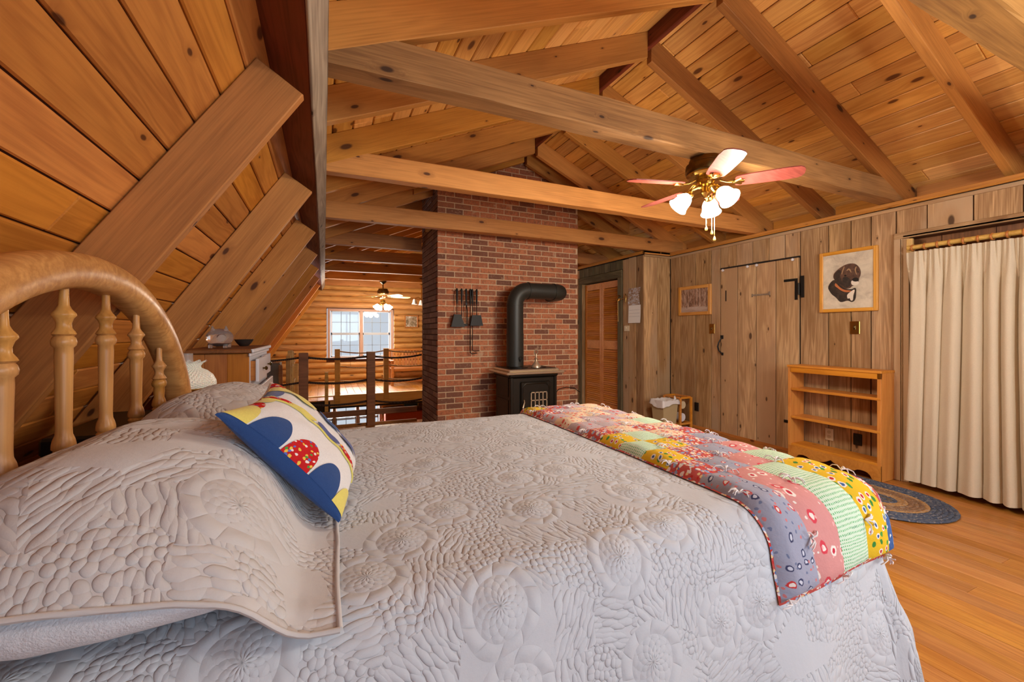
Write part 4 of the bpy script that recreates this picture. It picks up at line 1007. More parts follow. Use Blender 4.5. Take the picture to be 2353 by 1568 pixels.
# ---- appliqued cushion leaning on the pillows
cu = empty('throw_cushion', (.02, 1.3, .79), 'white patchwork cushion with blue denim back and coloured scallops leaning on the pillows', 'cushion')
CB = Vector((.053, 1.25, .806)); Yh = Vector((.157, .986, .06)).normalized(); Uh = Vector((-.654, -.03, .755)).normalized(); Nh = Yh.cross(Uh).normalized()
if Nh.x < 0: Nh = -Nh
CW, CHh, CT = .385, .365, .066
def cush(a, b_, side, off=0.0):
    """a across (-1 near, 1 far), b up (-1 bottom, 1 top)"""
    pin = 1 - .06 * (1 - a * a) * abs(b_) ** 3; pin2 = 1 - .07 * (1 - b_ * b_) * abs(a) ** 3
    f = max(0, (1 - abs(a) ** 2.6)) * max(0, (1 - abs(b_) ** 2.6)); T = CT * f ** .5
    T *= .98 if side > 0 else .6
    T += .006 * nz(a * 4, b_ * 4, side + 2) * f
    sag = -.02 * (1 - a * a) * (1 + b_) * .5
    return CB + Yh * (a * CW / 2 * pin2) + Uh * ((b_ + 1) * CHh / 2 * 1.0 + (pin - 1) * b_ * .1) + Uh * sag + Nh * (.012 + side * (T + off))
us = [math.sin(math.pi / 2 * q) for q in np.linspace(-1, 1, 37)]
MB().grid(lambda a, b_: cush(a, b_, 1), [-.985, -.975] + [q for q in us if q > -.965], us).build('front_panel', WHITEQ, cu, 180)
MB().grid(lambda a, b_: cush(a, b_, -1), us, us).build('denim_back', DENIM, cu, 180)
def applique(a0, b0, ra, rb, mat, t0=0, t1=360, nm='scallop', off=.005):
    rs = np.linspace(0, 1, 7); th = np.radians(np.linspace(t0, t1, 25))
    def f(r, t):
        a = max(-.995, min(.995, a0 + ra * r * math.cos(t))); b_ = max(-.995, min(.995, b0 + rb * r * math.sin(t)))
        return cush(a, b_, 1, off)
    g = MB().grid(f, list(rs), list(th)); g.uv = [((a0 + ra * r * math.cos(t)) * .26, (b0 + rb * r * math.sin(t)) * .19) for r, t in g.uv]
    return g.build(nm, mat, cu, 180)
for (b0, mt) in ((-.95, YELCL), (-.50, DENIM), (-.02, F_REDS), (.46, DENIM), (.93, YELCL)):
    applique(-.962, b0, .40, .225, mt, -90, 90)
MB().grid(lambda a, b_: cush(a, b_, 1, .0035 if a > -.9999 else -.002), [-1, -.9995, -.997, -.992, -.985, -.975, -.965, -.955], us).build('denim_border', DENIM, cu, 180)
for (b0, mt) in ((-.6, F_REDS), (-.1, PURPCL), (.42, YELCL), (.85, F_REDS)):
    applique(-.02, b0, .06, .25, mt, nm='strip')
for (b0, mt) in ((-.55, PURPCL), (-.05, DENIM), (.5, YELCL), (.9, YELCL)):
    applique(.50, b0, .11, .25, mt, nm='scallop')
for (a0, mt) in ((-.55, F_REDS), (-.1, YELCL), (.3, PURPCL), (.65, F_REDS)):
    applique(a0, .93, .22, .12, mt, nm='scallop', off=.003)
MB().tube([cush(-.09 + .02 * math.sin(q * 3), q, 1, .003) for q in np.linspace(-.97, .97, 30)], .0025, 5).build('seam', YELCL, cu)

# ================================================================== PATCHWORK QUILT over the foot of the bed
ql = empty('patchwork_quilt', (1.3, 1.4, ZT), 'bright patchwork quilt of printed squares folded across the foot of the bed', 'quilt')
s0, s1, t0, t1 = 1.055, 1.80, .555, 2.33
nI, nJ = 6, 14
ps, pt = (s1 - s0) / nI, (t1 - t0) / nJ
def qskew(s, t):
    k = sstep(TN + .1, .55, t)                       # the hanging end swings a little toward the foot
    return s - .0 * k, t - .05 * k * (1 - (s - s0) / (s1 - s0)) * .3
def qpt(s, t, puff=0.0):
    ss_, tt_ = qskew(s, t)
    edge = min(1.0, (s - s0) / .03, (t - t0) / .03, (s1 - s) / .03, (t1 - t) / .03); edge = max(0, edge)
    off = .005 + .026 * math.sin(edge * math.pi / 2) + .007 * nz(s * 7, t * 7, 4.4) + puff
    return S(ss_ + .012 * nz(t * 2.5, 1, 5), tt_, max(.004, off))
body = MB().grid(lambda u, v: qpt(u, v, -.006), list(np.linspace(s0 - .006, s1 + .006, 60)), list(np.linspace(t0 - .006, t1 + .006, 110)))
body.build('quilt_backing', F_RED, ql, 180)
pal = {0: F_GREY, 1: F_PINK, 2: F_GREEN, 3: F_YEL, 4: F_MULTI, 5: F_RED, -1: F_RED, -2: F_YEL, -3: F_GREEN, -4: F_YEL, -5: F_RED, -6: F_LILAC, -7: F_CREAM, -8: F_LILAC, -9: F_RED, -10: F_YEL, -11: F_RED, -12: F_YEL, -13: F_YEL}
for j in range(nJ):
    for i in range(nI):
        sh = i - max(0, j - 2)
        mt = pal.get(sh, F_CREAM)
        if j == 1 and i == 4: mt = F_RED
        if j > 4 and i >= 2 and (i * 3 + j * 5) % 4 == 0: mt = F_CREAM
        if j > 5 and i >= 1 and (i * 7 + j * 3) % 5 == 1: mt = F_LILAC
        if j > 6 and mt in (F_GREEN, F_YEL, F_GREY) and (i, j) not in ((0, 13), (0, 12), (1, 13), (3, 8)): mt = (F_CREAM, F_LILAC, F_RED)[(i * 2 + j) % 3]
        a0, a1 = s0 + i * ps, s0 + (i + 1) * ps; b0, b1 = t0 + j * pt, t0 + (j + 1) * pt
        def f(u, v, a0=a0, a1=a1, b0=b0, b1=b1):
            p = ((u - a0) / ps); q = ((v - b0) / pt); h = (4 * p * (1 - p)) * (4 * q * (1 - q))
            return qpt(u, v, -.0005 + .008 * max(0, h) ** .5)
        MB().grid(f, list(np.linspace(a0, a1, 6)), list(np.linspace(b0, b1, 6))).build('patch', mt, ql, 180)
yr = random.Random(4)
for j in range(0, nJ + 1):
    for i in range(0, nI + 1):
        if (i + j) % 2 or i == 0 and j not in (0, 2, 4, 8, 12): continue
        c = qpt(min(max(s0 + i * ps, s0 + .01), s1 - .01), min(max(t0 + j * pt, t0 + .01), t1 - .01), .004)
        n_ = (c - Vector((min(c.x, SE) - .02, min(max(c.y, TN), TF), ZT - RR))).normalized()
        tm = MB()
        for q in range(7):
            d = Vector((yr.uniform(-1, 1), yr.uniform(-1, 1), yr.uniform(-.6, .4))); d = (d - n_ * d.dot(n_)).normalized()
            Lk = yr.uniform(.022, .04)
            tm.tube([c, c + n_ * .010 + d * Lk * .4, c + n_ * .008 + d * Lk * .8, c + n_ * .003 + d * Lk + Vector((0, 0, -.004))], [.0022, .0020, .0018, .0014], 5)
        tm.build('yarn_tie', YARN, ql, 60)
# ================================================================== BOOKCASE
bc = empty('bookcase', (4.31, 2.24, 0), 'low empty orange pine bookcase with two shelves and a scalloped apron', 'bookcase')
bx0, bx1, by0, by1, bz = 4.195, 4.405, 1.868, 2.625, .925
for y in (by0, by1 - .028): plank('side_panel', ((bx0 + bx1) / 2, y, 0), ((bx0 + bx1) / 2, y, bz - .02), (0, -1, 0), bx1 - bx0, .028, SHELF, bc, .002)
for (z, nm) in ((bz, 'top_board'), (.70, 'shelf'), (.425, 'shelf'), (.155, 'shelf')):
    ov = .008 if nm == 'top_board' else 0
    plank(nm, ((bx0 + bx1) / 2 - ov / 2, by0 - .0 + (-.005 if ov else .0), z), ((bx0 + bx1) / 2 - ov / 2, by1 + (.005 if ov else -.028), z), (0, 0, 1), bx1 - bx0 + ov, .022, SHELF, bc, .003)
plank('top_rail', (bx0, by0, bz - .045), (bx0, by1 - .02, bz - .045), (-1, 0, 0), .05, .018, SHELF, bc, .002)
for z in (.689, .414): plank('shelf_edge', (bx0 - .002, by0 + .001, z), (bx0 - .002, by1 - .03, z), (-1, 0, 0), .024, .01, SHELF, bc, .003)
# scalloped apron: flat board with a cusped lower edge
pts = []
n = 40; ya, yb = by0, by1 - .01
for i in range(n + 1):
    q = i / n; c = abs(q - .5) * 2
    if c > .78: z = .0 if c > .86 else .055 * (1 - (c - .78) / .08)
    elif c > .5: z = .055 + .012 * math.sin((c - .5) / .28 * math.pi)
    else: z = .05 + .035 * (1 - c / .5) ** 3 - .012 * math.sin(c / .5 * math.pi)
    pts.append((bx0 - .004, lerp(ya, yb, q), z))
MB().poly(pts + [(bx0 - .004, yb, .135), (bx0 - .004, ya, .135)], .016, (1, 0, 0)).build('apron', SHELF, bc)

# ================================================================== CURTAIN, rod and rings
cm = MB(); cys = list(np.linspace(1.742, -.35, 330)); czs = list(np.linspace(.035, 1.898, 46))
def curtain(y, z):
    u = (1.742 - y); k = sstep(1.9, 1.45, z); q = z / 1.9
    a = .042 + .036 * nz(u * 3.2, .3, 1)
    ph = u * 2 * math.pi / .105 + 3.4 * nz(u * 3.4, z * .30, 6) + .5
    f = math.sin(ph) + .35 * math.sin(2.1 * ph + 1.2) * (1 - q * .3)
    hd = .010 * math.sin(u * 2 * math.pi / .03 + nz(u * 9, 0, 2)) * (1 - k) + .004 * math.sin(u * 2 * math.pi / .012) * (1 - k)
    x = 4.335 - (f * a * (.25 + .75 * k) + hd) + .012 * nz(u * 5, z * 1.5, 3)
    yy = y + .020 * math.cos(ph) * k + .028 * (1 - k) * (1 if u < .03 else 0)
    zz = z + (.012 * nz(u * 3, 0, 8) + .012 if z < .1 else 0)
    return (x, yy, zz)
cur = empty('curtain', (4.34, 1.7, 0), 'floor length cream curtain hanging in soft folds from a wooden rod', 'curtain')
cm.grid(curtain, cys, czs).build('cloth', CURT, cur, 180)
hm = MB(); hm.grid(lambda y, z: tuple(Vector(curtain(y, z)) + Vector((-.004, 0, 0))), cys, [.035, .06, .10, .145]).build('hem', CURT, cur, 180)
rod = empty('curtain_rod', (4.365, 1.7, 1.935), 'turned pale wooden curtain rod above the cream curtain', 'curtain rod')
MB().tube([(4.365, 1.752, 1.938), (4.365, -.4, 1.938)], .0185, 16).build('pole', PALEW, rod, 60)
MB().tube([(4.365, 1.768, 1.938), (4.365, 1.764, 1.938), (4.365, 1.748, 1.938)], [.012, .019, .0185], 16).build('end_cap', PALEW, rod, 60)
RINGW = plain('ring_wood', srgb(186, 116, 56), .4)
rm = MB(); R0, r0 = .0225, .0055
for i in range(20):
    for j in range(8):
        a, b = 2 * math.pi * i / 20, 2 * math.pi * j / 8
        rm.v.append(((R0 + r0 * math.cos(b)) * math.cos(a), r0 * 1.2 * math.sin(b), (R0 + r0 * math.cos(b)) * math.sin(a)))
rm.f = [(i * 8 + j, i * 8 + (j + 1) % 8, ((i + 1) % 20) * 8 + (j + 1) % 8, ((i + 1) % 20) * 8 + j) for i in range(20) for j in range(8)]
rme = rm.mesh('curtain_ring', 180); rme.materials.append(RINGW)
for i in range(28):
    y = 1.73 - i * .0735
    link('ring', rme, None, cur, Matrix.Translation((4.365, y, 1.934)) @ Matrix.Rotation(.15 * (i % 3 - 1), 4, 'Z'))

# ================================================================== BRAIDED RUG
rug = empty('braided_rug', (3.785, 2.02, 0), 'oval braided rug in blue and brown rings in front of the bookcase', 'rug')
def braid(name, c1, c2):
    m, nt, b = mk(name); tc = N(nt, 'ShaderNodeTexCoord').outputs['Object']
    vo = voro(nt, tc, 95.0, 'F1', .9); cc = sep(nt, vo.outputs['Color'])
    c = mixc(nt, cc[0], c1, c2); c = mixc(nt, smooth(nt, cc[1], .8, .95, 0, .5), c, srgb(170, 160, 150))
    setb(nt, b, color=c, rough=.95, normal=bump(nt, vo.outputs['Distance'], .8, -.006), spec=.1); return m
B_BLUE, B_BRN, B_TAN, B_MIX = braid('braid_blue', srgb(66, 78, 104), srgb(98, 106, 122)), braid('braid_brown', srgb(120, 96, 80), srgb(156, 122, 92)), braid('braid_tan', srgb(190, 152, 104), srgb(164, 126, 86)), braid('braid_grey', srgb(96, 90, 84), srgb(120, 110, 100))
ringm = [B_BLUE] * 4 + [B_BLUE, B_TAN, B_BRN, B_BRN, B_BRN, B_TAN, B_TAN, B_BLUE, B_MIX, B_BLUE]
hwid, hlen, st_ = .40, .74, .0285
for i in range(14):
    a = hwid - .014 - i * st_; L = hlen - hwid
    if a < .008: break
    pts = []
    for q in range(17): t = math.pi * q / 16; pts.append((3.782 + a * math.cos(t), 2.02 + L + a * math.sin(t), .008))
    for q in range(17): t = math.pi + math.pi * q / 16; pts.append((3.782 + a * math.cos(t), 2.02 - L + a * math.sin(t), .008))
    pts.append(pts[0]); pts.append(pts[1])
    MB().tube(pts, .0148, 8, False, flat=.5).build('braid_ring', ringm[i], rug, 60)

# ================================================================== PICTURES
def frame_x(name, label, cat, xw, y0, y1, z0, z1, fw, ft, mat, depth_tilt=.0):
    """framed picture on a wall facing -x; y0 > y1 (left to right as seen)"""
    p = empty(name, (xw, (y0 + y1) / 2, z0), label, cat); xf = xw - ft
    plank('frame_side', (xf, y0 - fw / 2, z0), (xf, y0 - fw / 2, z1), (-1, 0, 0), fw, ft, mat, p, .005)
    plank('frame_side', (xf, y1 + fw / 2, z0), (xf, y1 + fw / 2, z1), (-1, 0, 0), fw, ft, mat, p, .005)
    plank('frame_side', (xf, y0 - fw * .9, z1 - fw / 2), (xf, y1 + fw * .9, z1 - fw / 2), (-1, 0, 0), fw, ft, mat, p, .005)
    plank('frame_side', (xf, y0 - fw * .9, z0 + fw / 2), (xf, y1 + fw * .9, z0 + fw / 2), (-1, 0, 0), fw, ft, mat, p, .005)
    return p
def paint(name, cols, scale, sx=1, sz=1):
    m, nt, b = mk(name); tc = N(nt, 'ShaderNodeTexCoord').outputs['Object']; v = VM(nt, 'MULTIPLY', tc, (1, sx, sz)).outputs[0]
    n_ = noise(nt, v, scale, 5.0, .65, .6); c = ramp(nt, n_, [(0.30 + .4 * i / (len(cols) - 1), q) for i, q in enumerate(cols)])
    setb(nt, b, color=c, rough=.5, normal=bump(nt, n_, .2, .002)); return m
dogp = frame_x('dog_painting', 'painting of a black dog with an orange collar in a honey pine frame', 'painting', XR + .004, 2.452, 1.984, 1.437, 2.012, .032, .028, FRAMEW)
dy0, dy1, dz0, dz1 = 2.424, 2.012, 1.465, 1.984
MB().box((XR - .014, dy1, dz0), (XR - .008, dy0, dz1)).build('canvas', paint('canvas_grey', [srgb(176, 164, 148), srgb(206, 196, 176), srgb(222, 212, 192)], 9), dogp)
def dpt(px, py):
    u = (px - 195) / 1020; top = 250 - 125 * u; bot = 1320 - 20 * u; v = (py - top) / (bot - top)
    return (lerp(dy0, dy1, u), lerp(dz1, dz0, v))
def dab(nm, pts, mat, lay):
    for _ in range(2): pts = [q for i in range(len(pts)) for q in ((pts[i][0] * .75 + pts[(i + 1) % len(pts)][0] * .25, pts[i][1] * .75 + pts[(i + 1) % len(pts)][1] * .25), (pts[i][0] * .25 + pts[(i + 1) % len(pts)][0] * .75, pts[i][1] * .25 + pts[(i + 1) % len(pts)][1] * .75))]
    MB().poly([(XR - .0142 - lay * .0007, *dpt(*p)) for p in pts][::1], .0006, (1, 0, 0)).build(nm, mat, dogp)
DBLK, DBRN = paint('fur_black', [srgb(30, 24, 22), srgb(48, 38, 32), srgb(72, 56, 46)], 26), paint('fur_brown', [srgb(58, 36, 28), srgb(86, 58, 44), srgb(112, 82, 64)], 24)
DWHT, DCOL, DTAN, DNOS = plain('painted_white', srgb(226, 216, 200), .6), plain('painted_orange', srgb(190, 112, 62), .6), plain('painted_tan', srgb(164, 132, 96), .6), plain('painted_nose', srgb(22, 18, 18), .4)
dab('painted_chest', [(305, 885), (340, 800), (430, 715), (520, 760), (640, 900), (780, 930), (880, 880), (885, 1000), (870, 1140), (800, 1190), (720, 1140), (600, 1180), (545, 1165), (480, 1080), (390, 1020), (340, 950)], DBLK, 1)
dab('painted_head', [(430, 715), (420, 640), (450, 580), (540, 500), (640, 440), (740, 408), (830, 405), (900, 435), (950, 500), (975, 580), (965, 660), (940, 700), (930, 780), (880, 840), (800, 860), (770, 900), (690, 915), (620, 880), (540, 800)], DBRN, 2)
dab('painted_ear', [(440, 650), (470, 580), (550, 520), (590, 560), (560, 640), (590, 740), (640, 830), (600, 850), (520, 780), (450, 730)], DBLK, 3)
dab('painted_cheek', [(600, 690), (700, 660), (790, 740), (770, 850), (690, 905), (620, 850)], DBLK, 3)
dab('painted_highlight', [(590, 600), (640, 460), (660, 470), (625, 560), (600, 640)], DTAN, 4)
dab('painted_brow', [(690, 540), (740, 495), (785, 540), (790, 600), (765, 560), (735, 525), (705, 560)], DTAN, 4)
dab('painted_brow', [(850, 540), (875, 470), (900, 470), (870, 550), (905, 640), (885, 630)], DTAN, 4)
dab('painted_eye', [(640, 640), (680, 625), (700, 655), (660, 670)], DNOS, 4)
dab('painted_eye', [(905, 570), (930, 560), (940, 590), (915, 600)], DNOS, 4)
dab('painted_muzzle', [(785, 760), (820, 745), (930, 770), (945, 800), (915, 835), (850, 855), (790, 830)], DWHT, 4)
dab('painted_nose', [(805, 725), (835, 695), (900, 690), (940, 720), (925, 765), (870, 775), (820, 760)], DNOS, 5)
dab('painted_collar', [(460, 795), (490, 800), (560, 880), (650, 935), (780, 945), (790, 970), (690, 985), (590, 950), (500, 880), (455, 850)], DCOL, 4)
dab('painted_bib', [(700, 1040), (750, 990), (850, 920), (860, 960), (830, 1040), (825, 1150), (780, 1155), (755, 1090), (720, 1120)], DWHT, 5)

landp = frame_x('landscape_picture', 'small gilt framed autumn woodland picture beside the board door', 'picture', XR + .004, 4.215, 3.70, 1.47, 1.855, .042, .03, FRAMEW)
MB().box((XR - .014, 3.735, 1.505), (XR - .008, 4.18, 1.82)).build('canvas', paint('woodland_print', [srgb(70, 46, 38), srgb(150, 112, 88), srgb(190, 160, 140), srgb(206, 190, 178)], 16, 2.2, .8), landp)
MB().box((XR - .0155, 3.735, 1.505), (XR - .0145, 4.18, 1.58)).build('painted_path', paint('woodland_path', [srgb(170, 140, 120), srgb(206, 190, 180)], 8, .5, 3), landp)
for i in range(9):
    y = 3.76 + i * .047 + RND.uniform(-.012, .012); z = 1.58 + RND.uniform(-.02, .02)
    MB().add([(XR - .0165, y - .003, z), (XR - .0165, y + .003, z), (XR - .0165, y + .002, 1.815), (XR - .0165, y - .002, 1.815)], [(0, 1, 2, 3)]).build('painted_trunk', plain('trunk_paint', srgb(62, 40, 34), .7) if i == 0 else bpy.data.materials['trunk_paint'], landp)

# wall calendar with curling pages
calp = empty('wall_calendar', (XC, 4.565, 1.38), 'curling wall calendar with a snowy photo on the closet wall', 'calendar')
PAPER = plain('paper', srgb(240, 238, 234), .5)
def page(z0, z1, bulge, mat, nm):
    def f(y, z): q = (z - z0) / (z1 - z0); return (XC - .008 - bulge * math.sin(q * math.pi) * (.3 + .7 * (4.68 - y) / .24) - .01 * (1 - q), y, z)
    vsu = list(np.linspace(4.69, 4.445, 8)); vz = list(np.linspace(z0, z1, 12))
    g = MB().grid(f, vsu, vz); k = len(g.v); g.v += [(x + .0015, y, z) for x, y, z in g.v]; g.f += [tuple(i + k for i in q)[::-1] for q in g.f]; g.uv = None
    return g.build(nm, mat, calp, 60)
page(1.625, 1.865, .02, paint('calendar_photo', [srgb(90, 80, 80), srgb(170, 130, 90), srgb(190, 190, 200), srgb(220, 222, 228)], 22, 1, 2.5), 'photo_page')
page(1.375, 1.625, -.004, PAPER, 'date_page')
for i in range(4): MB().box((XC - .0135, 4.46, 1.555 - i * .045), (XC - .0125, 4.675, 1.557 - i * .045)).build('grid_line', grey_bar, calp)
# small brass key rack ornament with a hanging cord
orn = empty('hanging_ornament', (XC - .03, 4.86, 1.6), 'small brass ornament with a pale cord hanging on the closet casing', 'ornament')
m = MB(); m.box((XC - .062, 4.825, 1.70), (XC - .048, 4.885, 1.735), .004).tube([(XC - .058, 4.80, 1.76), (XC - .07, 4.83, 1.78), (XC - .07, 4.86, 1.74), (XC - .06, 4.88, 1.69)], .007, 8).tube([(XC - .058, 4.72, 1.74), (XC - .06, 4.70, 1.79), (XC - .06, 4.68, 1.76), (XC - .058, 4.70, 1.66)], .006, 8).tube([(XC - .055, 4.84, 1.72), (XC - .05, 4.71, 1.73)], .005, 6)
m.build('bracket', BRASS, orn, 60)
MB().tube([(XC - .06, 4.86, 1.70), (XC - .058, 4.863, 1.55), (XC - .06, 4.855, 1.40)], .004, 6).build('cord', PALEW, orn, 60)

# ---- switches and sockets
def plate(name, label, cat, xw, yc, zc, wd, ht, mat, kind_, face):
    p = empty(name, (xw, yc, zc), label, cat)
    MB().box((xw - .007, yc - wd / 2, zc - ht / 2), (xw + .001, yc + wd / 2, zc + ht / 2), .003).build('cover_plate', mat, p)
    if kind_ == 'toggle': MB().box((xw - .010, yc - .009, zc - .018), (xw - .006, yc + .009, zc + .018), .002).build('switch_slot', face, p); MB().box((xw - .02, yc - .005, zc - .002), (xw - .008, yc + .005, zc + .014), .002).build('toggle', face, p)
    else:
        for dz in (-.022, .022): MB().lathe([(.016, 0), (.016, .003)], (0, 0, 0), 14, Matrix.Translation((xw - .006, yc, zc + dz)) @ Matrix.Rotation(-math.pi / 2, 4, 'Y')).build('socket', face, p)
    return p
plate('light_switch', 'antique brass light switch between the woodland picture and the board door', 'light switch', XR - .001, 3.695, 1.29, .078, .122, BRASS, 'toggle', ABRASS)
plate('light_switch', 'ornate brass light switch below the dog painting', 'light switch', XR - .001, 2.162, 1.289, .078, .118, BRASS, 'toggle', ABRASS)
plate('thermostat', 'small cream wall plate below the calendar on the closet wall', 'wall plate', XC, 4.735, 1.30, .11, .08, CREAMP, 'toggle', CREAMP)
plate('wall_socket', 'cream power socket seen through the empty bookcase', 'socket', XR - .001, 2.373, .267, .07, .115, CREAMP, 'socket', plain('socket_beige', srgb(190, 168, 130), .4))
plate('wall_socket', 'dark brown power socket low on the wall beside the waste bin', 'socket', XR - .001, 3.93, .276, .068, .112, BLACK, 'socket', BLACK)
plate('wall_socket', 'black blank socket plate seen through the lower bookcase opening', 'socket', XR - .001, 2.14, .272, .068, .105, BLACK, 'socket', BLACK)

# ================================================================== WASTE BIN and small wooden rack
wb_ = empty('waste_bin', (3.98, 4.06, 0), 'beige waste bin lined with a white plastic bag in the wall corner', 'bin')
BINM = plain('beige_plastic', srgb(186, 166, 124), .5)
def bin_shell(m, z0, z1, a0, a1, cx, cy, th=.0):
    c = []
    for z, w_, d in ((z0, a0[0], a0[1]), (z1, a1[0], a1[1])):
        c += [(cx - w_, cy - d, z), (cx + w_, cy - d, z), (cx + w_, cy + d, z), (cx - w_, cy + d, z)]
    return m.add(c, [(3, 2, 1, 0), (0, 1, 5, 4), (1, 2, 6, 5), (2, 3, 7, 6), (3, 0, 4, 7)])
m = bin_shell(MB(), .0, .37, (.10, .085), (.125, .105), 3.985, 4.05); bin_shell(m, .01, .37, (.094, .079), (.118, .098), 3.985, 4.05); m.build('bin_body', BINM, wb_)
BAG = plain('white_bag', srgb(228, 226, 224), .5)
def bagf(u, v):
    a = u; d = .008 + .012 * v; w_, l_ = .125 + d, .105 + d
    c, s_ = math.cos(a), math.sin(a); k = 1 / max(abs(c), abs(s_))
    x, y = w_ * max(-1, min(1, c * k)), l_ * max(-1, min(1, s_ * k))
    return (3.985 + x + .008 * nz(a * 3, v * 3, 2), 4.05 + y + .008 * nz(a * 3, v * 3, 7), .385 - v * (.045 + .05 * (.5 + .5 * math.sin(a * 2 + 1))) + .012 * nz(a * 4, v, 4))
MB().grid(bagf, list(np.linspace(0, 2 * math.pi, 49)), list(np.linspace(0, 1, 6))).build('bag_rim', BAG, wb_, 180)
MB().grid(lambda u, v: tuple(Vector(bagf(u, 0)) * (1 - v) + Vector((3.985 + .01 * math.cos(u), 4.05 + .01 * math.sin(u), .30)) * v), list(np.linspace(0, 2 * math.pi, 33)), list(np.linspace(0, 1, 6))).build('bag_liner', BAG, wb_, 180)
MB().tube([(4.09, 4.0, .36), (4.10, 3.985, .40), (4.095, 3.99, .43)], [.012, .016, .004], 7).build('bag_knot', BAG, wb_, 60)
rk_ = empty('wooden_rack', (4.25, 4.08, 0), 'small reddish wooden stand tucked behind the waste bin', 'rack')
for (x_, y_) in ((4.17, 4.24), (4.17, 3.97), (4.36, 4.24), (4.36, 3.97)): MB().box((x_ - .014, y_ - .014, 0), (x_ + .014, y_ + .014, .40), .003).build('leg', SHELF, rk_)
for z in (.05, .385):
    for x_ in (4.17, 4.36): MB().box((x_ - .01, 3.98, z), (x_ + .01, 4.23, z + .025), .003).build('rail', SHELF, rk_)
    for y_ in (3.97, 4.24): MB().box((4.18, y_ - .01, z), (4.35, y_ + .01, z + .025), .003).build('rail', SHELF, rk_)
MB().tube([(4.24, 4.0, .14), (4.24, 4.21, .14)], .055, 16).build('paper_roll', WHITEP, rk_, 60)
MB().tube([(4.25, 4.0, .30), (4.25, 4.2, .30)], .05, 16).build('paper_roll', CREAMP, rk_, 60)
# cord on the wall beside the closet
mark(MB().tube([(2.62, 4.70, .30), (2.70, 4.68, .42), (2.80, 4.70, .50), (2.92, 4.71, .52), (3.05, 4.72, .50), (3.14, 4.72, .44)], .005, 6).build('power_cord', BLACK, None, 60), 'thin dark cable looping in front of the bricks beside the stove', 'cable')

# ================================================================== DRESSER with things on it
dx0, dx1, dy0_, dy1_, dzt = -.83, -.46, 3.27, 4.23, 1.134
ds = empty('dresser', (-.65, 3.75, 0), 'pine chest of drawers with white fronts under the sloping roof', 'dresser')
CASE = wood('dresser_pine', srgb(196, 124, 56), srgb(158, 90, 36), srgb(70, 34, 16), rough=.4, knots=.35, tone=.14)
for i in range(3):
    w_ = (dx1 - dx0) / 3
    plank('side_board', (dx0 + (i + .5) * w_, dy0_, .06), (dx0 + (i + .5) * w_, dy0_, dzt - .03), (0, -1, 0), w_ - .001, .02, CASE, ds, .002)
MB().box((dx0, dy0_ + .022, .06), (dx1 - .02, dy1_, dzt - .031)).build('carcass', CASE, ds)
MB().box((dx1 - .02, dy0_ + .022, .06), (dx1 - .0005, dy1_, dzt - .03)).build('face_frame', WHITEP, ds)  # frame and drawer fronts in one plain white
plank('top_board', ((dx0 + dx1) / 2 + .005, dy0_ - .025, dzt), ((dx0 + dx1) / 2 + .005, dy1_ + .02, dzt), (0, 0, 1), dx1 - dx0 + .04, .026, DARKW, ds, .006)
MB().box((dx1 - .0, dy0_ - .02, dzt - .05), (dx1 + .014, dy1_ + .015, dzt - .027), .004).build('cornice', WHITEP, ds)
MB().box((dx1 + .012, dy0_ - .025, dzt - .024), (dx1 + .030, dy1_ + .02, dzt + .001), .004).build('top_edge', WHITEP, ds)
def drawer(y0, y1, z0, z1, out, knobs):
    xo = dx1 + out
    d = MB().box((xo, y0, z0), (xo + .02, y1, z1), .004).build('drawer', WHITEP, ds)
    MB().box((dx1 - .002, y0 + .01, z0 + .01), (xo, y0 + .022, z1 - .015)).build('drawer_side', CASE, d)
    MB().box((dx1 - .002, y1 - .022, z0 + .01), (xo, y1 - .01, z1 - .015)).build('drawer_side', CASE, d)
    for yk in knobs:
        MB().lathe([(.006, 0), (.006, .014), (.015, .020), (.016, .028), (.008, .034)], (0, 0, 0), 12, Matrix.Translation((xo + .018, yk, (z0 + z1) / 2)) @ Matrix.Rotation(math.pi / 2, 4, 'Y')).build('knob', ABRASS, d, 50)
drawer(3.33, 3.73, .905, 1.065, .03, [3.53]); drawer(3.77, 4.19, .905, 1.065, .012, [3.98])
drawer(3.30, 4.20, .62, .865, .03, [3.48, 4.02]); drawer(3.30, 4.20, .36, .59, .005, [3.48, 4.02]); drawer(3.30, 4.20, .10, .33, .005, [3.48, 4.02])
for (x_, y) in ((dx0 + .03, dy0_ + .03), (dx1 - .04, dy0_ + .03), (dx0 + .03, dy1_ - .03), (dx1 - .04, dy1_ - .03)): MB().box((x_ - .025, y - .025, 0), (x_ + .025, y + .025, .07), .004).build('foot', CASE, ds)
# glass piggy jar
pg = empty('glass_pig_jar', (-.70, 3.62, dzt), 'clear glass pig shaped coin jar on the chest of drawers', 'jar')
pc = Vector((-.69, 3.62, dzt + .075))
def ellip(c, r, n=18, k=12):
    return MB().grid(lambda u, v: (c[0] + r[0] * math.cos(v) * math.cos(u), c[1] + r[1] * math.cos(v) * math.sin(u), c[2] + r[2] * math.sin(v)), list(np.linspace(0, 2 * math.pi, n + 1)), list(np.linspace(-math.pi / 2, math.pi / 2, k + 1)))
CG = plain('smoky_clear_glass', (.92, .9, .88), .03, 0, trans=.85, ior=1.2)
ellip(pc, (.085, .115, .066)).build('glass_body', CG, pg, 180)
MB().tube([pc + Vector((.03, -.10, .0)), pc + Vector((.036, -.125, -.004))], [.03, .026], 14).build('snout', CG, pg, 50)
for d in (-.03, .05): MB().tube([pc + Vector((d, -.06, .05)), pc + Vector((d, -.07, .085))], [.016, .003], 8).build('ear', CG, pg, 50)
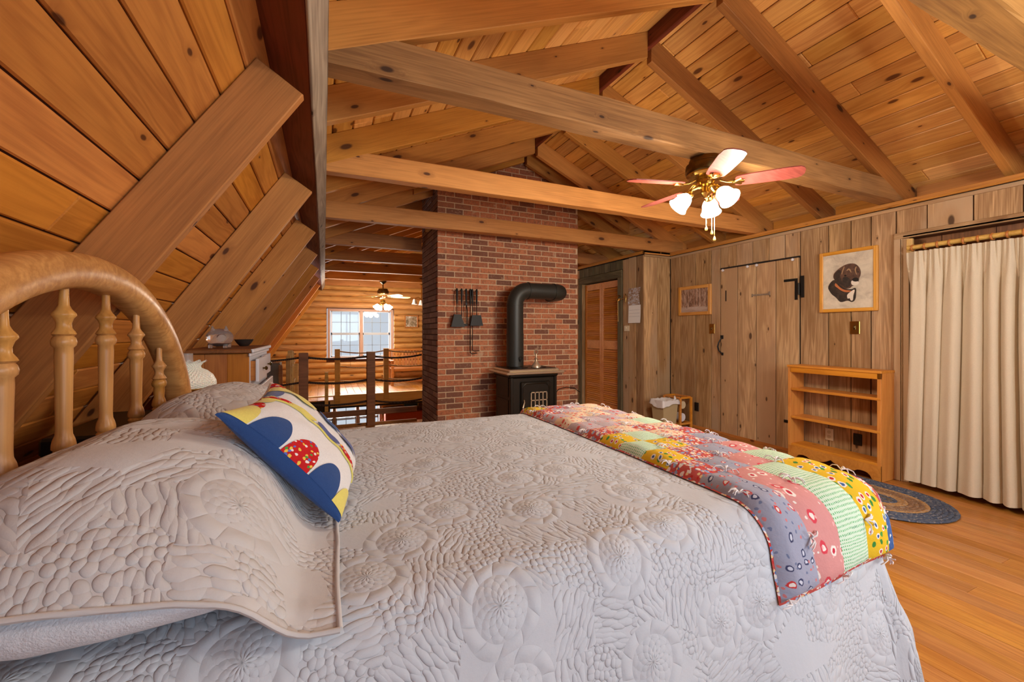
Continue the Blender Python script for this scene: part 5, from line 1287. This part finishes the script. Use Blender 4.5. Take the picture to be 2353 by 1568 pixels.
for (a, b) in ((-.045, -.06), (.045, -.06), (-.045, .06), (.045, .06)): MB().tube([pc + Vector((a, b, -.045)), pc + Vector((a, b, -.073))], [.016, .014], 8).build('foot', CG, pg, 50)
MB().grid(lambda u, v: (pc.x + .07 * v * math.cos(u), pc.y + .10 * v * math.sin(u), pc.z - .045 + .018 * (1 - v * v) + .004 * nz(u * 5, v * 9, 2)), list(np.linspace(0, 2 * math.pi, 25)), list(np.linspace(.02, 1, 8))).build('coins', plain('copper_coins', srgb(110, 64, 38), .5, .4), pg, 180)
bowl = MB().lathe([(.02, 0), (.035, .004), (.055, .03), (.07, .055), (.066, .055), (.05, .03), (.03, .010), (.001, .008)], (-.60, 4.02, dzt), 20, cap=False)
mark(bowl.build('small_bowl', plain('dark_ceramic', srgb(60, 52, 48), .35), None, 60), 'small dark bowl behind the glass pig on the chest of drawers', 'bowl')

# ---- bedside stand and oil lamp with hobnail milk-glass shade
ns = empty('bedside_stand', (-.64, 2.62, 0), 'dark bedside stand mostly hidden beyond the headboard', 'nightstand')
MB().box((-.80, 2.44, .60), (-.46, 2.84, .63), .005).build('top', DARKW, ns)
for (x_, y) in ((-.77, 2.47), (-.49, 2.47), (-.77, 2.81), (-.49, 2.81)): MB().box((x_ - .02, y - .02, 0), (x_ + .02, y + .02, .60), .004).build('leg', DARKW, ns)
MB().box((-.78, 2.46, .46), (-.48, 2.82, .60), .004).build('drawer_box', DARKW, ns)
ol = empty('oil_lamp', (-.60, 2.62, .63), 'oil lamp with a frilled white hobnail glass shade and clear chimney', 'lamp')
LX, LY = -.638, 2.62
MB().lathe([(.075, 0), (.078, .012), (.05, .03), (.03, .06), (.028, .10), (.06, .13), (.085, .17), (.088, .21), (.07, .25), (.04, .27), (.03, .28)], (LX, LY, .63), 24).build('font', plain('dark_green_glass', srgb(44, 56, 40), .12, 0, trans=.3), ol, 60)
MB().lathe([(.034, 0), (.036, .02), (.03, .035), (.045, .045), (.10, .055), (.112, .058), (.112, .064), (.04, .06)], (LX, LY, .905), 24).build('burner', BRASS, ol, 50)
MB().tube([(LX + .034, LY - .02, .92), (LX + .06, LY - .04, .918)], [.004, .010], 10).build('wick_knob', BRASS, ol)
m, nt, b = mk('hobnail_milk_glass'); v = N(nt, 'ShaderNodeUVMap').outputs[0]
s_ = sep(nt, v); hb = M(nt, 'MULTIPLY', M(nt, 'ABSOLUTE', M(nt, 'SINE', M(nt, 'ADD', M(nt, 'MULTIPLY', s_[0], 18.0), M(nt, 'MULTIPLY', s_[1], 90.0)))), M(nt, 'ABSOLUTE', M(nt, 'SINE', M(nt, 'SUBTRACT', M(nt, 'MULTIPLY', s_[0], 18.0), M(nt, 'MULTIPLY', s_[1], 90.0)))))
setb(nt, b, color=srgb(236, 228, 208), rough=.25, normal=bump(nt, hb, 1.0, .006), sss=.2, emc=(1, .93, .78), ems=.12); HOB = m
prof = [(.118, .0), (.124, .012), (.122, .03), (.108, .06), (.085, .082), (.06, .095), (.056, .105), (.066, .122), (.082, .130)]
def shf(u, q):
    i = min(int(q), len(prof) - 2); f_ = q - i; r_, z_ = lerp(prof[i][0], prof[i + 1][0], f_), lerp(prof[i][1], prof[i + 1][1], f_)
    fr = max(0, q - 6.5) / 1.5; r_ += .006 * fr * math.sin(u * 12); z_ += .005 * fr * math.sin(u * 12)
    return (LX + r_ * math.cos(u), LY + r_ * math.sin(u), .968 + z_)
g = MB().grid(shf, list(np.linspace(0, 2 * math.pi, 73)), list(np.linspace(0, len(prof) - 1.001, 33))); g.uv = [(u * 1.0, v * .05) for u, v in g.uv]
g.build('milk_glass_shade', HOB, ol, 180)
MB().lathe([(.03, 0), (.034, .05), (.026, .10), (.024, .175), (.0225, .175), (.0245, .10), (.0325, .05), (.0285, 0)], (LX, LY, .965), 20, cap=False).build('glass_chimney', CG, ol, 60)
# things in the dark corner under the eave
ck = empty('blue_storage_box', (-.95, 2.35, 0), 'dark teal storage box half hidden behind the headboard', 'box')
MB().box((-1.06, 2.05, .0), (-.74, 2.34, .62), .008).build('box_body', plain('teal_card', srgb(26, 62, 78), .5), ck)
MB().box((-1.07, 2.04, .60), (-.73, 2.35, .66), .008).build('lid', plain('teal_lid', srgb(40, 92, 110), .4), ck)
cb = empty('storage_chest', (-.97, 2.70, 0), 'black chest in the shadow under the sloping roof', 'chest')
MB().box((-1.08, 2.40, 0), (-.84, 3.05, .74), .01).build('chest_body', BLACK, cb); MB().box((-1.09, 2.39, .72), (-.83, 3.06, .80), .012).build('chest_lid', BLACK, cb)
gc = empty('grey_carton', (-.92, 1.86, 0), 'small grey carton on the floor behind the headboard', 'box')
MB().box((-1.0, 1.90, 0), (-.76, 2.02, .60), .004).build('carton_body', plain('grey_card', srgb(120, 112, 96), .8), gc); MB().box((-1.003, 1.95, .2), (-.757, 1.97, .603)).build('tape_strip', plain('tape', srgb(150, 140, 118), .3), gc)

# ================================================================== RAILINGS
ROPE = None
def ropemat(name, c1, c2):
    m, nt, b = mk(name); tc = N(nt, 'ShaderNodeTexCoord').outputs['Object']; s_ = sep(nt, tc)
    q = M(nt, 'SINE', M(nt, 'MULTIPLY', M(nt, 'ADD', M(nt, 'ADD', s_[0], s_[1]), s_[2]), 260.0)); c = mixc(nt, smooth(nt, q, -.6, .6), c1, c2)
    setb(nt, b, color=c, rough=.95, normal=bump(nt, q, 1.0, .004)); return m
ROPED, ROPEL = ropemat('brown_rope', srgb(84, 60, 44), srgb(50, 36, 28)), ropemat('pale_rope', srgb(206, 170, 124), srgb(160, 116, 76))
def rope(a, b, sag, r, mat, parent):
    a, b = Vector(a), Vector(b)
    pts = [a.lerp(b, q) - Vector((0, 0, sag * 4 * q * (1 - q))) for q in np.linspace(0, 1, 17)]
    MB().tube(pts, r, 8).build('rope', mat, parent, 60)
rl = empty('near_railing', (.4, 5.88, 0), 'brown loft railing with square posts and sagging dark ropes', 'railing')
for x_ in (-.237, .573): MB().box((x_ - .053, 5.83, -.2), (x_ + .053, 5.93, .985), .004).build('post', DARKW, rl)
plank('kick_board', (-.42, 5.875, .17), (1.19, 5.875, .17), (0, -1, 0), .075, .035, DARKW, rl, .004)
plank('kick_board', (-.42, 5.87, -.005), (1.19, 5.87, -.005), (0, -1, 0), .07, .04, RAFT_DK, rl, .004)
for z in (.90, .585, .30):
    rope((.573, 5.88, z + .03), (1.2, 5.6, z + .045), .035, .012, ROPED, rl)
    rope((-.237, 5.88, z + .03), (.573, 5.88, z + .03), .035, .014, ROPED, rl); rope((-.237, 5.88, z + .03), (-1.0, 5.88, z - .01), .02, .012, ROPED, rl)
rf = empty('far_railing', (.7, 8.75, 0), 'pale pine railing with cream ropes along the far loft edge', 'railing')
for x_, zt_ in ((.235, .915), (1.147, .917), (2.1, .915), (3.1, .915)): MB().box((x_ - .048, 8.70, -.18), (x_ + .048, 8.80, zt_), .004).build('post', PALEW, rf)
for z in (.84, .55, .27):
    rope((.235, 8.75, z + .04), (1.147, 8.75, z + .04), .05, .012, ROPEL, rf); rope((1.147, 8.75, z + .04), (2.1, 8.75, z + .04), .05, .014, ROPEL, rf); rope((2.1, 8.75, z + .04), (3.1, 8.75, z + .04), .05, .014, ROPEL, rf)
sr = empty('side_railing', (-.42, 7.2, 0), 'pale pine posts of the stair railing along the left walkway', 'railing')
for (y_, x_, zt_, w_) in ((6.35, -.440, .93, .028), (6.9, -.455, .98, .032), (7.5, -.47, .94, .03), (8.1, -.44, .70, .03), (8.28, .04, .52, .03)):
    MB().box((x_ - w_, y_ - w_, -.2), (x_ + w_, y_ + w_, zt_), .004).build('post', PALEW, sr)
for z in (.80, .5): rope((-.44, 6.35, z), (-.46, 8.1, z - .05), .05, .012, ROPEL, sr)

# ================================================================== FAR LOFT things
bn = empty('slatted_bench', (1.9, 10.2, 0), 'slatted wooden garden bench against the far log wall', 'bench')
BNW = wood('bench_wood', srgb(190, 124, 66), srgb(150, 88, 42), srgb(90, 50, 24), rough=.5, knots=.05, tone=.15)
for i in range(15): plank('back_slat', (1.46 + i * .075, 10.34, .40), (1.46 + i * .075, 10.40, .80), (0, -1, .1), .05, .018, BNW, bn, .003)
plank('top_rail', (1.42, 10.37, .815), (2.56, 10.37, .815), (0, -1, 0), .05, .03, BNW, bn, .004); plank('lower_rail', (1.42, 10.32, .41), (2.56, 10.32, .41), (0, -1, 0), .05, .03, BNW, bn, .004)
for i in range(5): plank('seat_slat', (1.42, 9.92 + i * .085, .40), (2.56, 9.92 + i * .085, .40), (0, 0, 1), .07, .02, BNW, bn, .003)
plank('front_rail', (1.42, 9.88, .36), (2.56, 9.88, .36), (0, -1, 0), .06, .025, BNW, bn, .004)
for x_ in (1.44, 2.54):
    MB().box((x_ - .028, 9.86, 0), (x_ + .028, 9.92, .56), .004).build('leg', BNW, bn); MB().box((x_ - .028, 10.34, 0), (x_ + .028, 10.40, .82), .004).build('leg', BNW, bn)
    MB().box((x_ - .035, 9.84, .56), (x_ + .035, 10.36, .59), .006).build('armrest', BNW, bn)
plank('stretcher', (1.44, 9.89, .10), (2.54, 9.89, .10), (0, -1, 0), .05, .025, BNW, bn)
fp = empty('log_wall_picture', (2.06, YF, 1.35), 'small square framed picture on the far log wall', 'picture')
for (a, b, n_) in (((1.905, 1.36), (1.905, 1.68), .03), ((2.22, 1.36), (2.22, 1.68), .03), ((1.90, 1.37), (2.225, 1.37), .03), ((1.90, 1.67), (2.225, 1.67), .03)):
    plank('frame_side', (a[0], YF - .03, a[1]), (b[0], YF - .03, b[1]), (0, -1, 0), n_, .03, BNW, fp, .004)
MB().box((1.915, YF - .022, 1.38), (2.21, YF - .016, 1.665)).build('print', paint('mirror_print', [srgb(60, 52, 44), srgb(150, 130, 100), srgb(226, 226, 226)], 14, 1, 1), fp)
gb = empty('grey_heater', (-.66, 7.0, 0), 'grey boxy space heater on the walkway beside the chest of drawers', 'heater')
MB().box((-.78, 6.85, .05), (-.58, 7.15, .80), .01).build('heater_body', plain('grey_enamel', srgb(120, 116, 106), .5), gb)
for i in range(6): MB().box((-.579, 6.88, .15 + i * .1), (-.572, 7.12, .19 + i * .1)).build('louvre', plain('dark_louvre', srgb(70, 66, 60), .5) if i == 0 else bpy.data.materials['dark_louvre'], gb)
for y_ in (6.88, 7.12): MB().box((-.77, y_ - .015, 0), (-.59, y_ + .015, .05)).build('foot', BLACK, gb)
MB().box((-.56, 6.4, 0), (-.515, 6.445, .80), .003).build('post', RAFT_DK, sr)
# lower room, glimpsed through the opening
sf = empty('red_sofa', (1.9, 10.3, -2.55), 'red orange sofa back in the room below the loft', 'sofa')
REDC = cloth('red_orange_upholstery', srgb(206, 84, 44), wr=.01)
MB().box((1.36, 10.45, -2.5), (2.5, 10.8, -.72), .03).build('backrest', REDC, sf); MB().box((1.36, 9.9, -2.5), (2.5, 10.45, -1.9), .03).build('seat', REDC, sf)
for x_ in (1.26, 2.5): MB().box((x_, 9.9, -2.55), (x_ + .1, 10.8, -1.6), .02).build('arm', REDC, sf)
lp = empty('dark_framed_picture', (2.0, YF - .03, -.62), 'dark picture in a pale frame low on the lower storey wall', 'picture')
plank('frame_panel', (1.85, YF - .02, -.60), (2.25, YF - .02, -.60), (0, -1, 0), .17, .03, PALEW, lp, .004); MB().box((1.88, YF - .026, -.665), (2.22, YF - .02, -.535)).build('print', plain('dark_print', srgb(40, 46, 40), .4), lp)
